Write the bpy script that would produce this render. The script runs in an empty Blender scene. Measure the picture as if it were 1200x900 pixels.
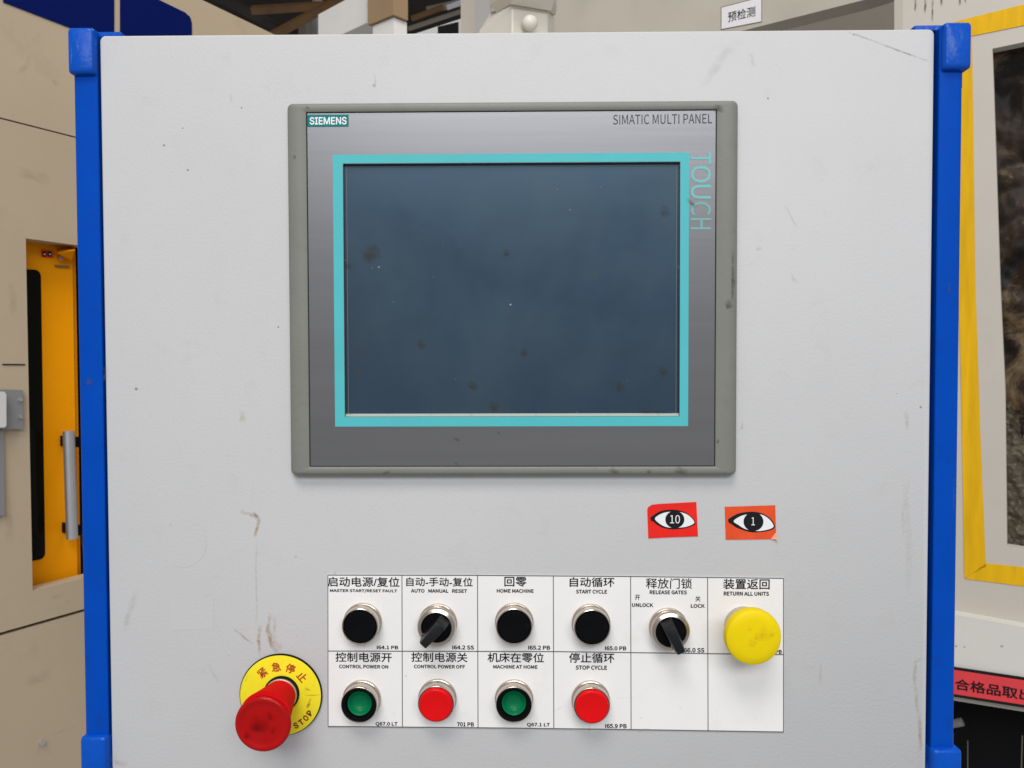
import bpy, bmesh, math, random
from mathutils import Vector, Matrix
random.seed(7)
S = bpy.context.scene
COL = S.collection
R = math.radians

# ------------------------------------------------------------------ camera
YAW, PITCH, ROLL, F, D = R(0.73), R(1.56), R(-0.15), 906.0, 0.573
cam_d = bpy.data.cameras.new('camera')
cam = bpy.data.objects.new('camera', cam_d)
COL.objects.link(cam)
S.camera = cam
cam_d.sensor_width = 36
cam_d.lens = 36 * F / 1200
cam_d.clip_start, cam_d.clip_end = 0.01, 100
cam_d.dof.use_dof = True
cam_d.dof.focus_distance = 0.58
cam_d.dof.aperture_fstop = 20
fw = Vector((-math.sin(YAW) * math.cos(PITCH), math.cos(YAW) * math.cos(PITCH), -math.sin(PITCH)))
rt0 = Vector((math.cos(YAW), math.sin(YAW), 0))
up0 = rt0.cross(fw)
rt = math.cos(ROLL) * rt0 + math.sin(ROLL) * up0
up = -math.sin(ROLL) * rt0 + math.cos(ROLL) * up0
CAM = Vector((0, -D, 0))
cam.matrix_world = Matrix(((rt.x, up.x, -fw.x, CAM.x), (rt.y, up.y, -fw.y, CAM.y), (rt.z, up.z, -fw.z, CAM.z), (0, 0, 0, 1)))

# ------------------------------------------------------------------ world and lamps
W = bpy.data.worlds.new('World')
S.world = W
W.use_nodes = True
W.node_tree.nodes['Background'].inputs[0].default_value = (0.97, 0.98, 1.0, 1)
W.node_tree.nodes['Background'].inputs[1].default_value = 0.36


def lamp(name, loc, target, sx, sy, power, colour):
    l = bpy.data.lights.new(name, 'AREA')
    l.shape, l.size, l.size_y, l.energy, l.color = 'RECTANGLE', sx, sy, power, colour
    o = bpy.data.objects.new(name, l)
    COL.objects.link(o)
    o.location = loc
    o.rotation_euler = (Vector(target) - Vector(loc)).to_track_quat('-Z', 'Y').to_euler()
    return o


lamp('overhead_hall_lamp', (-0.6, -2.9, 4.4), (0, 0.2, 0), 2.4, 1.6, 145, (1.0, 0.97, 0.94))
lamp('added_front_lamp', (0.4, -4.4, 2.4), (0, 0, -0.1), 4.5, 1.3, 148, (0.95, 0.97, 1.0))  # added frontal lamp; lightens the tops of bezel and screen by reflection
lamp('hall_bay_lamp', (0.6, 0.8, 3.0), (0.2, 1.9, 0), 2.0, 1.2, 34, (1.0, 0.95, 0.88))
S.view_settings.view_transform = 'Standard'
S.view_settings.look = 'None'
S.view_settings.exposure = 0.0
S.view_settings.gamma = 1.0
S.view_settings.use_curve_mapping = False


# ------------------------------------------------------------------ geometry helpers
def ray(px, py):
    return fw * F + rt * (px - 600) - up * (py - 450)


def pp(px, py, y=0.0):
    """photograph pixel -> point on the vertical plane at depth y (the cabinet front is y = 0)"""
    d = ray(px, py)
    return CAM + d * ((y + D) / d.y)


class Wall:
    """a vertical plane through a point, running towards a vanishing point of the photograph"""
    def __init__(s, px, py, depth, vx):
        d = ray(px, py)
        s.p0 = CAM + d * (depth / d.dot(fw))
        h = ray(vx, 425.3)
        s.d = Vector((h.x, h.y, 0)).normalized()
        s.n = Vector((s.d.y, -s.d.x, 0))
        if s.n.dot(CAM - s.p0) < 0:
            s.n = -s.n                      # towards the viewer

    def hit(s, px, py, off=0.0):
        d = ray(px, py)
        q = s.p0 + s.n * off
        return CAM + d * ((q - CAM).dot(s.n) / d.dot(s.n))


WORLD_ORG = {}


def obj(name, bm, mat, parent=None, org=None, smooth=None, label=None):
    bmesh.ops.recalc_face_normals(bm, faces=bm.faces)
    me = bpy.data.meshes.new(name)
    if org is None:
        c = Vector((0, 0, 0))
        for v in bm.verts:
            c += v.co
        org = c / max(1, len(bm.verts))
    org = Vector(org)
    for v in bm.verts:
        v.co -= org
    bm.to_mesh(me)
    bm.free()
    if smooth:
        for p in me.polygons:
            p.use_smooth = True
        try:
            me.set_sharp_from_angle(angle=R(smooth))
        except Exception:
            pass
    if mat:
        me.materials.append(mat)
    o = bpy.data.objects.new(name, me)
    COL.objects.link(o)
    WORLD_ORG[o.name] = org
    if parent:
        o.parent = parent
        o.location = org - WORLD_ORG[parent.name]
    else:
        o.location = org
    if label:
        o['label'] = label
    return o


def empty(name, loc, label, cat, group=None):
    o = bpy.data.objects.new(name, None)
    o.empty_display_size = 0.05
    COL.objects.link(o)
    o.location = loc
    WORLD_ORG[o.name] = Vector(loc)
    tag(o, label, cat, group)
    return o


def tag(o, label=None, cat=None, group=None, kind=None):
    for k, v in (('label', label), ('category', cat), ('group', group), ('kind', kind)):
        if v:
            o[k] = v
    return o


def bevel(bm, w, seg=2, edges=None):
    es = edges if edges is not None else [e for e in bm.edges if len(e.link_faces) == 2 and e.calc_face_angle(0) > 0.5]
    if es:
        bmesh.ops.bevel(bm, geom=es, offset=w, segments=seg, profile=0.5, affect='EDGES', clamp_overlap=True)


def box(x0, x1, y0, y1, z0, z1, bv=0.0, seg=2, bm=None):
    b = bm or bmesh.new()
    vs = [b.verts.new((x, y, z)) for x in (x0, x1) for y in (y0, y1) for z in (z0, z1)]
    for f in ((0, 1, 3, 2), (4, 6, 7, 5), (0, 4, 5, 1), (2, 3, 7, 6), (0, 2, 6, 4), (1, 5, 7, 3)):
        b.faces.new([vs[i] for i in f])
    if bv:
        bevel(b, bv, seg)
    return b


def hull(pts, bm=None):
    b = bm or bmesh.new()
    vs = [b.verts.new(p) for p in pts]
    r = bmesh.ops.convex_hull(b, input=vs)
    bmesh.ops.delete(b, geom=[g for g in r['geom_interior'] if isinstance(g, bmesh.types.BMVert)], context='VERTS')
    return b


def rrect(x0, x1, z0, z1, r, n=4):
    out = []
    for cx, cz, a0 in ((x1 - r, z1 - r, 0), (x0 + r, z1 - r, 90), (x0 + r, z0 + r, 180), (x1 - r, z0 + r, 270)):
        for i in range(n + 1):
            a = R(a0 + 90 * i / n)
            out.append((cx + r * math.cos(a), cz + r * math.sin(a)))
    return out


def loft(rings, cap0=True, cap1=True, n=4, closed=False):
    """rings of (x0, x1, z0, z1, corner radius, y)"""
    b = bmesh.new()
    rs = [[b.verts.new((x, y, z)) for x, z in rrect(x0, x1, z0, z1, max(r, 1e-5), n)] for x0, x1, z0, z1, r, y in rings]
    m = len(rs[0])
    pairs = list(zip(rs, rs[1:])) + ([(rs[-1], rs[0])] if closed else [])
    for A, B in pairs:
        for i in range(m):
            b.faces.new((A[i], A[(i + 1) % m], B[(i + 1) % m], B[i]))
    if cap0 and not closed:
        b.faces.new(rs[0])
    if cap1 and not closed:
        b.faces.new(rs[-1][::-1])
    return b


def lathe(cx, cz, prof, n=48, cap0=True, cap1=True, y0=0.0):
    """profile of (radius, height towards the viewer)"""
    b = bmesh.new()
    rs = []
    for r, h in prof:
        if r < 1e-6:
            rs.append([b.verts.new((cx, y0 - h, cz))])
        else:
            rs.append([b.verts.new((cx + r * math.cos(2 * math.pi * i / n), y0 - h, cz + r * math.sin(2 * math.pi * i / n))) for i in range(n)])
    for A, B in zip(rs, rs[1:]):
        for i in range(n):
            j = (i + 1) % n
            if len(A) == 1:
                b.faces.new((A[0], B[j], B[i]))
            elif len(B) == 1:
                b.faces.new((A[i], A[j], B[0]))
            else:
                b.faces.new((A[i], A[j], B[j], B[i]))
    if cap0 and len(rs[0]) > 1:
        b.faces.new(rs[0])
    if cap1 and len(rs[-1]) > 1:
        b.faces.new(rs[-1])
    return b


def extrude_poly(pts, vec, bm=None):
    b = bm or bmesh.new()
    A = [b.verts.new(p) for p in pts]
    B = [b.verts.new(Vector(p) + vec) for p in pts]
    n = len(A)
    b.faces.new(A)
    b.faces.new(B[::-1])
    for i in range(n):
        b.faces.new((A[i], B[i], B[(i + 1) % n], A[(i + 1) % n]))
    return b


def slab(wall, pxs, off, thick, bv=0.0):
    b = extrude_poly([wall.hit(x, y, off) for x, y in pxs], -wall.n * thick)
    if bv:
        bevel(b, bv, 2)
    return b


def ring_slab(wall, outer, inner, off, thick):
    b = bmesh.new()
    lay = []
    for o in (0.0, thick):
        lay.append(([b.verts.new(wall.hit(x, y, off) - wall.n * o) for x, y in outer],
                    [b.verts.new(wall.hit(x, y, off) - wall.n * o) for x, y in inner]))
    n = len(outer)
    for i in range(n):
        j = (i + 1) % n
        for O, I in lay:
            b.faces.new((O[i], O[j], I[j], I[i]))
        b.faces.new((lay[0][0][i], lay[0][0][j], lay[1][0][j], lay[1][0][i]))
        b.faces.new((lay[0][1][i], lay[0][1][j], lay[1][1][j], lay[1][1][i]))
    return b


def tube(a, b_, r, n=16):
    a, b_ = Vector(a), Vector(b_)
    ax = (b_ - a).normalized()
    u = ax.orthogonal().normalized()
    v = ax.cross(u)
    bm = bmesh.new()
    A = [bm.verts.new(a + r * (u * math.cos(2 * math.pi * i / n) + v * math.sin(2 * math.pi * i / n))) for i in range(n)]
    B = [bm.verts.new(b_ + r * (u * math.cos(2 * math.pi * i / n) + v * math.sin(2 * math.pi * i / n))) for i in range(n)]
    for i in range(n):
        bm.faces.new((A[i], A[(i + 1) % n], B[(i + 1) % n], B[i]))
    bm.faces.new(A)
    bm.faces.new(B[::-1])
    return bm


LATIN = 'Noto Sans CJK Regular.woff2'
_txt = {}
_fonts = {}


def font(file):
    """one of the fonts that ship inside Blender; None: Blender's default"""
    if file not in _fonts:
        _fonts[file] = None
        try:
            import os
            p = os.path.join(bpy.utils.system_resource('DATAFILES'), 'fonts', file)
            if os.path.exists(p):
                _fonts[file] = bpy.data.fonts.load(p)
        except Exception:
            pass
    return _fonts[file]


def text_bm(s, face):
    key = (s, face)
    if key not in _txt:
        cu = bpy.data.curves.new('lettering', 'FONT')
        cu.body, cu.size, cu.resolution_u, cu.fill_mode = s, 1.0, 3, 'FRONT'
        f = font(face) if face else None
        if f:
            cu.font = f
        o = bpy.data.objects.new('lettering_source', cu)
        COL.objects.link(o)
        bpy.context.view_layer.update()
        me = bpy.data.meshes.new_from_object(o.evaluated_get(bpy.context.evaluated_depsgraph_get()))
        vs = [tuple(v.co) for v in me.vertices]
        fs = [tuple(p.vertices) for p in me.polygons]
        bpy.data.objects.remove(o)
        bpy.data.curves.remove(cu)
        bpy.data.meshes.remove(me)
        _txt[key] = (vs, fs)
    return _txt[key]


def lettering(s, O, U, V, w, h, mat, parent, ang=0.0, weight=0.0, name='lettering', label=None, face=LATIN):
    """flat print of s, fitted into w x h (h None: keep proportion) centred at O in the plane U, V"""
    vs, fs = text_bm(s, face if s.isascii() else None)
    x0, x1 = min(v[0] for v in vs), max(v[0] for v in vs)
    y0, y1 = min(v[1] for v in vs), max(v[1] for v in vs)
    kx = w / (x1 - x0)
    ky = h / (y1 - y0) if h else kx
    c, sn = math.cos(ang), math.sin(ang)
    b = bmesh.new()
    N = U.cross(V)
    # bold print: the same strokes laid down a few times, each shifted a little and a hair higher
    shifts = [(0, 0)] if not weight else [(-1, 0), (1, 0), (0, -1), (0, 1)]
    kx2, ky2 = kx * (1 - 2 * weight / max(0.2, x1 - x0)), ky * (1 - 2 * weight / max(0.2, y1 - y0))
    for k, (ax, ay) in enumerate(shifts):
        V3 = []
        for v in vs:
            x = (v[0] - (x0 + x1) / 2) * kx2 + ax * weight * kx
            y = (v[1] - (y0 + y1) / 2) * ky2 + ay * weight * ky
            V3.append(b.verts.new(O + U * (x * c - y * sn) + V * (x * sn + y * c) + N * (k * 0.00001)))
        for f in fs:
            try:
                b.faces.new([V3[i] for i in f])
            except ValueError:
                pass
    me_o = obj(name, b, mat, parent, org=O, label=label)
    # keep the print facing the viewer
    for p in me_o.data.polygons:
        if p.normal.dot(N) < 0:
            p.flip()
    return me_o


# ------------------------------------------------------------------ materials
MATS = {}


def mat(name, col, rough=0.5, metal=0.0, var=0.0, vscale=8.0, dirt=None, dirt_amt=0.0, dirt_scale=40.0, bump=0.0, bscale=400.0,
        spec=0.5, stretch=None, rvar=0.0, coat=0.0):
    m = bpy.data.materials.new(name)
    m.use_nodes = True
    nt = m.node_tree
    N, L = nt.nodes, nt.links
    bs = N['Principled BSDF']
    bs.inputs['Base Color'].default_value = (*col, 1)
    bs.inputs['Roughness'].default_value = rough
    bs.inputs['Metallic'].default_value = metal
    bs.inputs['Specular IOR Level'].default_value = spec
    bs.inputs['Coat Weight'].default_value = coat
    tc = N.new('ShaderNodeTexCoord')
    mp = N.new('ShaderNodeMapping')
    L.new(tc.outputs['Object'], mp.inputs['Vector'])
    if stretch:
        mp.inputs['Scale'].default_value = stretch
    out = None

    def noise(sc, det=6, ro=0.6):
        n = N.new('ShaderNodeTexNoise')
        n.inputs['Scale'].default_value, n.inputs['Detail'].default_value, n.inputs['Roughness'].default_value = sc, det, ro
        L.new(mp.outputs['Vector'], n.inputs['Vector'])
        return n
    if var:
        n = noise(vscale)
        r = N.new('ShaderNodeMapRange')
        r.inputs['From Min'].default_value, r.inputs['From Max'].default_value = 0.3, 0.7
        r.inputs['To Min'].default_value, r.inputs['To Max'].default_value = 1 - var, 1 + var
        L.new(n.outputs['Fac'], r.inputs['Value'])
        mx = N.new('ShaderNodeMix')
        mx.data_type, mx.blend_type = 'RGBA', 'MULTIPLY'
        mx.inputs['Factor'].default_value = 1
        mx.inputs['A'].default_value = (*col, 1)
        L.new(r.outputs['Result'], mx.inputs['B'])
        out = mx.outputs['Result']
    if dirt:
        n = noise(dirt_scale, 8, 0.7)
        r = N.new('ShaderNodeMapRange')
        r.inputs['From Min'].default_value, r.inputs['From Max'].default_value = 0.56, 0.8
        r.inputs['To Min'].default_value, r.inputs['To Max'].default_value = 0, dirt_amt
        L.new(n.outputs['Fac'], r.inputs['Value'])
        mx = N.new('ShaderNodeMix')
        mx.data_type = 'RGBA'
        mx.inputs['A'].default_value = (*col, 1)
        if out:
            L.new(out, mx.inputs['A'])
        mx.inputs['B'].default_value = (*dirt, 1)
        L.new(r.outputs['Result'], mx.inputs['Factor'])
        out = mx.outputs['Result']
    if out:
        L.new(out, bs.inputs['Base Color'])
    if rvar:
        n = noise(vscale * 2.3)
        r = N.new('ShaderNodeMapRange')
        r.inputs['From Min'].default_value, r.inputs['From Max'].default_value = 0.3, 0.7
        r.inputs['To Min'].default_value, r.inputs['To Max'].default_value = max(0.02, rough - rvar), min(1, rough + rvar)
        L.new(n.outputs['Fac'], r.inputs['Value'])
        L.new(r.outputs['Result'], bs.inputs['Roughness'])
    if bump:
        n = noise(bscale, 2, 0.5)
        bp = N.new('ShaderNodeBump')
        bp.inputs['Strength'].default_value = bump
        bp.inputs['Distance'].default_value = 0.001
        L.new(n.outputs['Fac'], bp.inputs['Height'])
        L.new(bp.outputs['Normal'], bs.inputs['Normal'])
    MATS[name] = m
    return m


M_panel = mat('grey_powder_coat', (0.53, 0.529, 0.530), 0.5, spec=0.18, var=0.025, vscale=5, dirt=(0.38, 0.32, 0.24), dirt_amt=0.18, dirt_scale=38, bump=0.17, bscale=480, rvar=0.06)
M_body = mat('grey_cabinet_paint', (0.5, 0.5, 0.5), 0.5)
M_blue = mat('blue_painted_profile', (0.0005, 0.062, 0.42), 0.4, spec=0.07, var=0.06, vscale=30, dirt=(0.01, 0.03, 0.16), dirt_amt=0.5, dirt_scale=45, bump=0.06, bscale=300, rvar=0.06)
M_bluecap = mat('blue_moulded_cap', (0.0005, 0.074, 0.46), 0.3, spec=0.2, var=0.05, vscale=60, bump=0.25, bscale=260, rvar=0.1)
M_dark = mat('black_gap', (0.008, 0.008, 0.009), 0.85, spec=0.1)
M_hmi = mat('grey_green_bezel', (0.185, 0.188, 0.165), 0.5, var=0.05, vscale=25, dirt=(0.14, 0.11, 0.06), dirt_amt=0.35, dirt_scale=70, bump=0.12, bscale=900)
M_foil = mat('silver_foil', (0.20, 0.20, 0.208), 0.34, metal=0.75, var=0.05, vscale=24, stretch=(0.07, 1, 2.6), bump=0.03, bscale=60, dirt=(0.16, 0.15, 0.14), dirt_amt=0.2, dirt_scale=60)
M_turq = mat('turquoise_print', (0.085, 0.47, 0.50), 0.5, spec=0.2, var=0.03, vscale=30)
M_turq_txt = mat('turquoise_lettering', (0.15, 0.46, 0.47), 0.5, dirt=(0.30, 0.31, 0.32), dirt_amt=1.0, dirt_scale=110)
M_teal = mat('teal_badge', (0.002, 0.20, 0.19), 0.45, spec=0.1)
M_white = mat('white_print', (0.80, 0.82, 0.82), 0.5)
M_ink = mat('black_print', (0.010, 0.010, 0.012), 0.7, spec=0.15)
M_inkfaint = mat('worn_black_print', (0.022, 0.022, 0.025), 0.6, var=0.7, vscale=200)
M_ink2 = mat('dark_grey_print', (0.035, 0.035, 0.04), 0.6)
M_plate = mat('white_legend_sheet', (0.83, 0.815, 0.80), 0.45, var=0.02, vscale=12, dirt=(0.62, 0.55, 0.44), dirt_amt=0.32, dirt_scale=28, bump=0.03, bscale=60)
M_nickel = mat('satin_nickel', (0.55, 0.48, 0.41), 0.25, metal=1.0, rvar=0.05, vscale=60)
M_nickel_d = mat('rubbed_nickel', (0.64, 0.59, 0.53), 0.36, metal=0.85, var=0.08, vscale=90)
M_black = mat('black_plastic', (0.0028, 0.003, 0.0036), 0.38, spec=0.08, var=0.2, vscale=60, dirt=(0.02, 0.02, 0.02), dirt_amt=0.25, dirt_scale=160)
M_lever = mat('black_lever_plastic', (0.006, 0.0065, 0.008), 0.38, spec=0.35, bump=0.1, bscale=900)
M_red = mat('red_plastic_cap', (0.70, 0.004, 0.006), 0.3, spec=0.14, var=0.06, vscale=60, dirt=(0.35, 0.01, 0.01), dirt_amt=0.3, dirt_scale=130)
M_ered = mat('red_mushroom_plastic', (0.40, 0.0025, 0.003), 0.24, spec=0.2, var=0.08, vscale=60, dirt=(0.16, 0.012, 0.012), dirt_amt=0.8, dirt_scale=60)
M_eneck = mat('orange_red_collar_plastic', (0.66, 0.006, 0.009), 0.65, spec=0.02, var=0.05, vscale=60)
M_green = mat('green_lens', (0.002, 0.16, 0.06), 0.3, spec=0.12)
M_yellow = mat('yellow_mushroom_plastic', (0.80, 0.60, 0.002), 0.42, spec=0.15, var=0.03, vscale=40, dirt=(0.38, 0.24, 0.02), dirt_amt=0.8, dirt_scale=60)
M_edisc = mat('yellow_label_disc', (0.86, 0.73, 0.025), 0.45, spec=0.1, var=0.04, vscale=50, dirt=(0.45, 0.34, 0.05), dirt_amt=0.4, dirt_scale=90)
M_redink = mat('red_print', (0.42, 0.03, 0.012), 0.5)
M_brownink = mat('brown_red_print', (0.20, 0.03, 0.008), 0.5)
M_stk_red = mat('red_sticker', (0.78, 0.020, 0.014), 0.55, spec=0.15, var=0.06, vscale=80)
M_stk_or = mat('orange_red_sticker', (0.74, 0.080, 0.022), 0.6, spec=0.15, var=0.10, vscale=90, dirt=(0.75, 0.25, 0.12), dirt_amt=0.3, dirt_scale=200)
M_beige = mat('beige_machine_paint', (0.47, 0.375, 0.262), 0.45, spec=0.3, var=0.05, vscale=3, dirt=(0.22, 0.16, 0.10), dirt_amt=0.30, dirt_scale=9, bump=0.08, bscale=160)
M_navy = mat('navy_decal', (0.001, 0.007, 0.09), 0.4, spec=0.08)
M_amber = mat('amber_door_paint', (0.92, 0.34, 0.001), 0.42, spec=0.1, var=0.04, vscale=8, dirt=(0.3, 0.14, 0.01), dirt_amt=0.3, dirt_scale=14)
M_glass = mat('dark_window_glass', (0.004, 0.005, 0.004), 0.15, spec=0.2)
M_alu = mat('aluminium', (0.58, 0.58, 0.60), 0.35, metal=0.8, var=0.05, vscale=30)
M_zinc = mat('grey_latch_metal', (0.27, 0.27, 0.28), 0.5, metal=0.3)
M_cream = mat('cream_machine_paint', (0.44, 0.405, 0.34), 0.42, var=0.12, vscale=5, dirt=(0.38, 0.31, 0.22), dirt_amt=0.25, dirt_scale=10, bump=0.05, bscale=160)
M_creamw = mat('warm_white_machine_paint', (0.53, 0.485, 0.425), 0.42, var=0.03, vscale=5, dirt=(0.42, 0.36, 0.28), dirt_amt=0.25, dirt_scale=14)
M_ledge = mat('grey_white_machine_paint', (0.66, 0.64, 0.59), 0.4, var=0.03, vscale=6)
M_duct = mat('white_duct_paint', (0.72, 0.69, 0.65), 0.5, var=0.04, vscale=5)
M_tape = mat('yellow_floor_tape', (0.72, 0.41, 0.008), 0.5, spec=0.12, var=0.13, vscale=16, stretch=(6, 6, 0.5))
M_pink = mat('red_sign_print', (0.70, 0.045, 0.055), 0.5, var=0.04, vscale=20)
M_brown = mat('brown_column_paint', (0.30, 0.20, 0.105), 0.55, var=0.06, vscale=5)
M_rust = mat('rusty_brown_steel', (0.10, 0.048, 0.015), 0.65, var=0.25, vscale=8)
M_roof = mat('dark_roof_sheet', (0.018, 0.014, 0.011), 0.8, var=0.4, vscale=2)
M_backwall = mat('dim_hall_wall', (0.08, 0.072, 0.062), 0.8, var=0.2, vscale=1)
M_greydark = mat('dark_brown_grey_paint', (0.14, 0.12, 0.095), 0.6, var=0.1, vscale=4)  # dark brown-grey shared by recess panel, beams, borders and small fittings
M_pale = mat('pale_grey_paint', (0.62, 0.61, 0.59), 0.45, var=0.02, vscale=6)
M_armcream = mat('ivory_arm_paint', (0.66, 0.62, 0.535), 0.4, var=0.02, vscale=20)
M_label = mat('white_label_paper', (0.72, 0.70, 0.72), 0.5)


def screen_material():
    m = bpy.data.materials.new('unlit_blue_screen')
    m.use_nodes = True
    nt = m.node_tree
    N, L = nt.nodes, nt.links
    bs = N['Principled BSDF']
    bs.inputs['Specular IOR Level'].default_value = 0.75
    bs.inputs['Specular Tint'].default_value = (0.5, 0.78, 1.0, 1)
    tc = N.new('ShaderNodeTexCoord')

    def noise(sc, det, ro, dist=0.0):
        n = N.new('ShaderNodeTexNoise')
        n.inputs['Scale'].default_value, n.inputs['Detail'].default_value, n.inputs['Roughness'].default_value = sc, det, ro
        n.inputs['Distortion'].default_value = dist
        L.new(tc.outputs['Object'], n.inputs['Vector'])
        return n

    def mrange(src, a, b, c, d):
        r = N.new('ShaderNodeMapRange')
        for k, v in zip(('From Min', 'From Max', 'To Min', 'To Max'), (a, b, c, d)):
            r.inputs[k].default_value = v
        L.new(src, r.inputs['Value'])
        return r.outputs['Result']

    def mix(fac, A, B):
        x = N.new('ShaderNodeMix')
        x.data_type = 'RGBA'
        L.new(fac, x.inputs['Factor'])
        for s_, v in (('A', A), ('B', B)):
            if isinstance(v, tuple):
                x.inputs[s_].default_value = (*v, 1)
            else:
                L.new(v, x.inputs[s_])
        return x.outputs['Result']
    base = mix(mrange(noise(7, 4, 0.55, 0.8).outputs['Fac'], 0.36, 0.66, 0, 1), (0.016, 0.031, 0.056), (0.028, 0.042, 0.059))  # broad mottling: cloudy reflections put into the base colour
    base = mix(mrange(noise(26, 6, 0.65).outputs['Fac'], 0.60, 0.78, 0, 0.45), base, (0.030, 0.036, 0.034))   # oily finger marks
    base = mix(mrange(noise(210, 2, 0.5).outputs['Fac'], 0.765, 0.82, 0, 0.3), base, (0.16, 0.18, 0.19))      # dust specks
    L.new(base, bs.inputs['Base Color'])
    L.new(mrange(noise(14, 5, 0.6).outputs['Fac'], 0.3, 0.7, 0.26, 0.42), bs.inputs['Roughness'])
    return m


M_screen = screen_material()


def stain_material(name, col, amt, scale):
    """patchy stain: noise breaks it up, the strip's own map fades its edge"""
    m = bpy.data.materials.new(name)
    m.use_nodes = True
    nt = m.node_tree
    N, L = nt.nodes, nt.links
    bs = N['Principled BSDF']
    bs.inputs['Base Color'].default_value = (*col, 1)
    bs.inputs['Roughness'].default_value = 0.7
    bs.inputs['Specular IOR Level'].default_value = 0.05
    tc = N.new('ShaderNodeTexCoord')
    uv = N.new('ShaderNodeUVMap')
    sp = N.new('ShaderNodeSeparateXYZ')
    L.new(uv.outputs['UV'], sp.inputs[0])

    def M(op, a, b=None):
        x = N.new('ShaderNodeMath')
        x.operation = op
        x.use_clamp = op == 'MULTIPLY'
        for i, v in enumerate((a, b)):
            if v is None:
                continue
            if isinstance(v, (int, float)):
                x.inputs[i].default_value = v
            else:
                L.new(v, x.inputs[i])
        return x.outputs[0]
    def hump(s):
        t = M('ABSOLUTE', M('SUBTRACT', M('MULTIPLY', s, 2.0) if False else M('ADD', s, s), 1.0))
        return M('SUBTRACT', 1.0, M('POWER', t, 2.5))
    n = N.new('ShaderNodeTexNoise')
    n.inputs['Scale'].default_value, n.inputs['Detail'].default_value, n.inputs['Roughness'].default_value = scale, 6, 0.7
    L.new(tc.outputs['Object'], n.inputs['Vector'])
    r = N.new('ShaderNodeMapRange')
    for k, v in zip(('From Min', 'From Max', 'To Min', 'To Max'), (0.36, 0.66, 0, 1)):
        r.inputs[k].default_value = v
    L.new(n.outputs['Fac'], r.inputs['Value'])
    a = M('MULTIPLY', M('MULTIPLY', hump(sp.outputs[0]), hump(sp.outputs[1])), M('MULTIPLY', r.outputs['Result'], amt))
    L.new(a, bs.inputs['Alpha'])
    return m


M_st_brown = stain_material('brown_drip_stain', (0.42, 0.27, 0.085), 0.62, 260)
M_st_pale = stain_material('faint_yellow_stain', (0.45, 0.34, 0.16), 0.27, 180)
M_st_grey = stain_material('grey_scuff', (0.30, 0.29, 0.27), 0.16, 220)
M_st_grime = stain_material('dark_red_grime', (0.10, 0.002, 0.002), 0.55, 110)
M_st_ymark = stain_material('brown_finger_mark', (0.55, 0.38, 0.010), 0.24, 90)
M_st_wear = stain_material('pale_blue_wear', (0.12, 0.28, 0.62), 0.5, 240)
M_st_grime2 = stain_material('faint_oily_mark', (0.05, 0.05, 0.045), 0.35, 150)
M_speck = mat('grey_brown_speck', (0.30, 0.275, 0.23), 0.7)
M_st_faint = stain_material('faint_smear', (0.40, 0.36, 0.29), 0.13, 130)
M_st_wall = stain_material('brown_wall_smear', (0.26, 0.20, 0.13), 0.16, 45)
M_st_dark = stain_material('dark_scratch', (0.10, 0.095, 0.085), 0.7, 120)
M_st_oil = stain_material('oily_smear', (0.07, 0.055, 0.03), 0.6, 150)
M_st_rust = stain_material('rust_run', (0.10, 0.045, 0.012), 0.9, 60)


def strip(pts, w, nrm):
    """ribbon along points with a UV that runs along and across it"""
    b = bmesh.new()
    uvl = b.loops.layers.uv.new('UVMap')
    n = len(pts)
    rows = []
    for i, p in enumerate(pts):
        t = (pts[min(i + 1, n - 1)] - pts[max(i - 1, 0)]).normalized()
        s = t.cross(nrm).normalized()
        ww = w * (0.75 + 0.5 * random.random()) / 2
        rows.append((b.verts.new(p - s * ww), b.verts.new(p + s * ww)))
    for i in range(n - 1):
        f = b.faces.new((rows[i][0], rows[i][1], rows[i + 1][1], rows[i + 1][0]))
        for l, uvv in zip(f.loops, ((i / (n - 1), 0), (i / (n - 1), 1), ((i + 1) / (n - 1), 1), ((i + 1) / (n - 1), 0))):
            l[uvl].uv = uvv
    return b


def stain(pxs, w_px, m, parent, y=-0.0004, name='stain', sub=4, jit=0.6):
    P = []
    for (a, b_) in zip(pxs, pxs[1:]):
        for k in range(sub):
            t = k / sub
            P.append((a[0] + (b_[0] - a[0]) * t + random.uniform(-jit, jit), a[1] + (b_[1] - a[1]) * t + random.uniform(-jit, jit)))
    P.append(pxs[-1])
    return obj(name, strip([pp(x, z, y) for x, z in P], w_px * 0.000632, Vector((0, -1, 0))), m, parent)


X, Z = Vector((1, 0, 0)), Vector((0, 0, 1))

# ================================================================== THE HALL BEHIND (setting)
bw = box(-6, 6, 6.5, 6.6, -1.6, 2.2)
tag(obj('wall', bw, M_backwall), kind='structure')
rb = bmesh.new()
extrude_poly([(-6, 1.0, 3.9), (6, 1.0, 3.9), (6, 6.5, 2.2), (-6, 6.5, 2.2)], Vector((0, 0, 0.06)), rb)
ceil = tag(obj('ceiling', rb, M_roof), kind='structure')


def px_at(px, py, depth):
    d = ray(px, py)
    return CAM + d * (depth / d.dot(fw))


def beam(a, b_, r, m, nm='roof_beam'):
    A, B = Vector(a), Vector(b_)
    ax = (B - A).normalized()
    u = ax.orthogonal().normalized() * r
    v = ax.cross(u).normalized() * r
    b = bmesh.new()
    vs = [[b.verts.new(P + u * i + v * j) for i, j in ((-1, -1), (1, -1), (1, 1), (-1, 1))] for P in (A, B)]
    for i in range(4):
        b.faces.new((vs[0][i], vs[0][(i + 1) % 4], vs[1][(i + 1) % 4], vs[1][i]))
    b.faces.new(vs[0])
    b.faces.new(vs[1][::-1])
    return obj(nm, b, m, ceil)


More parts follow.
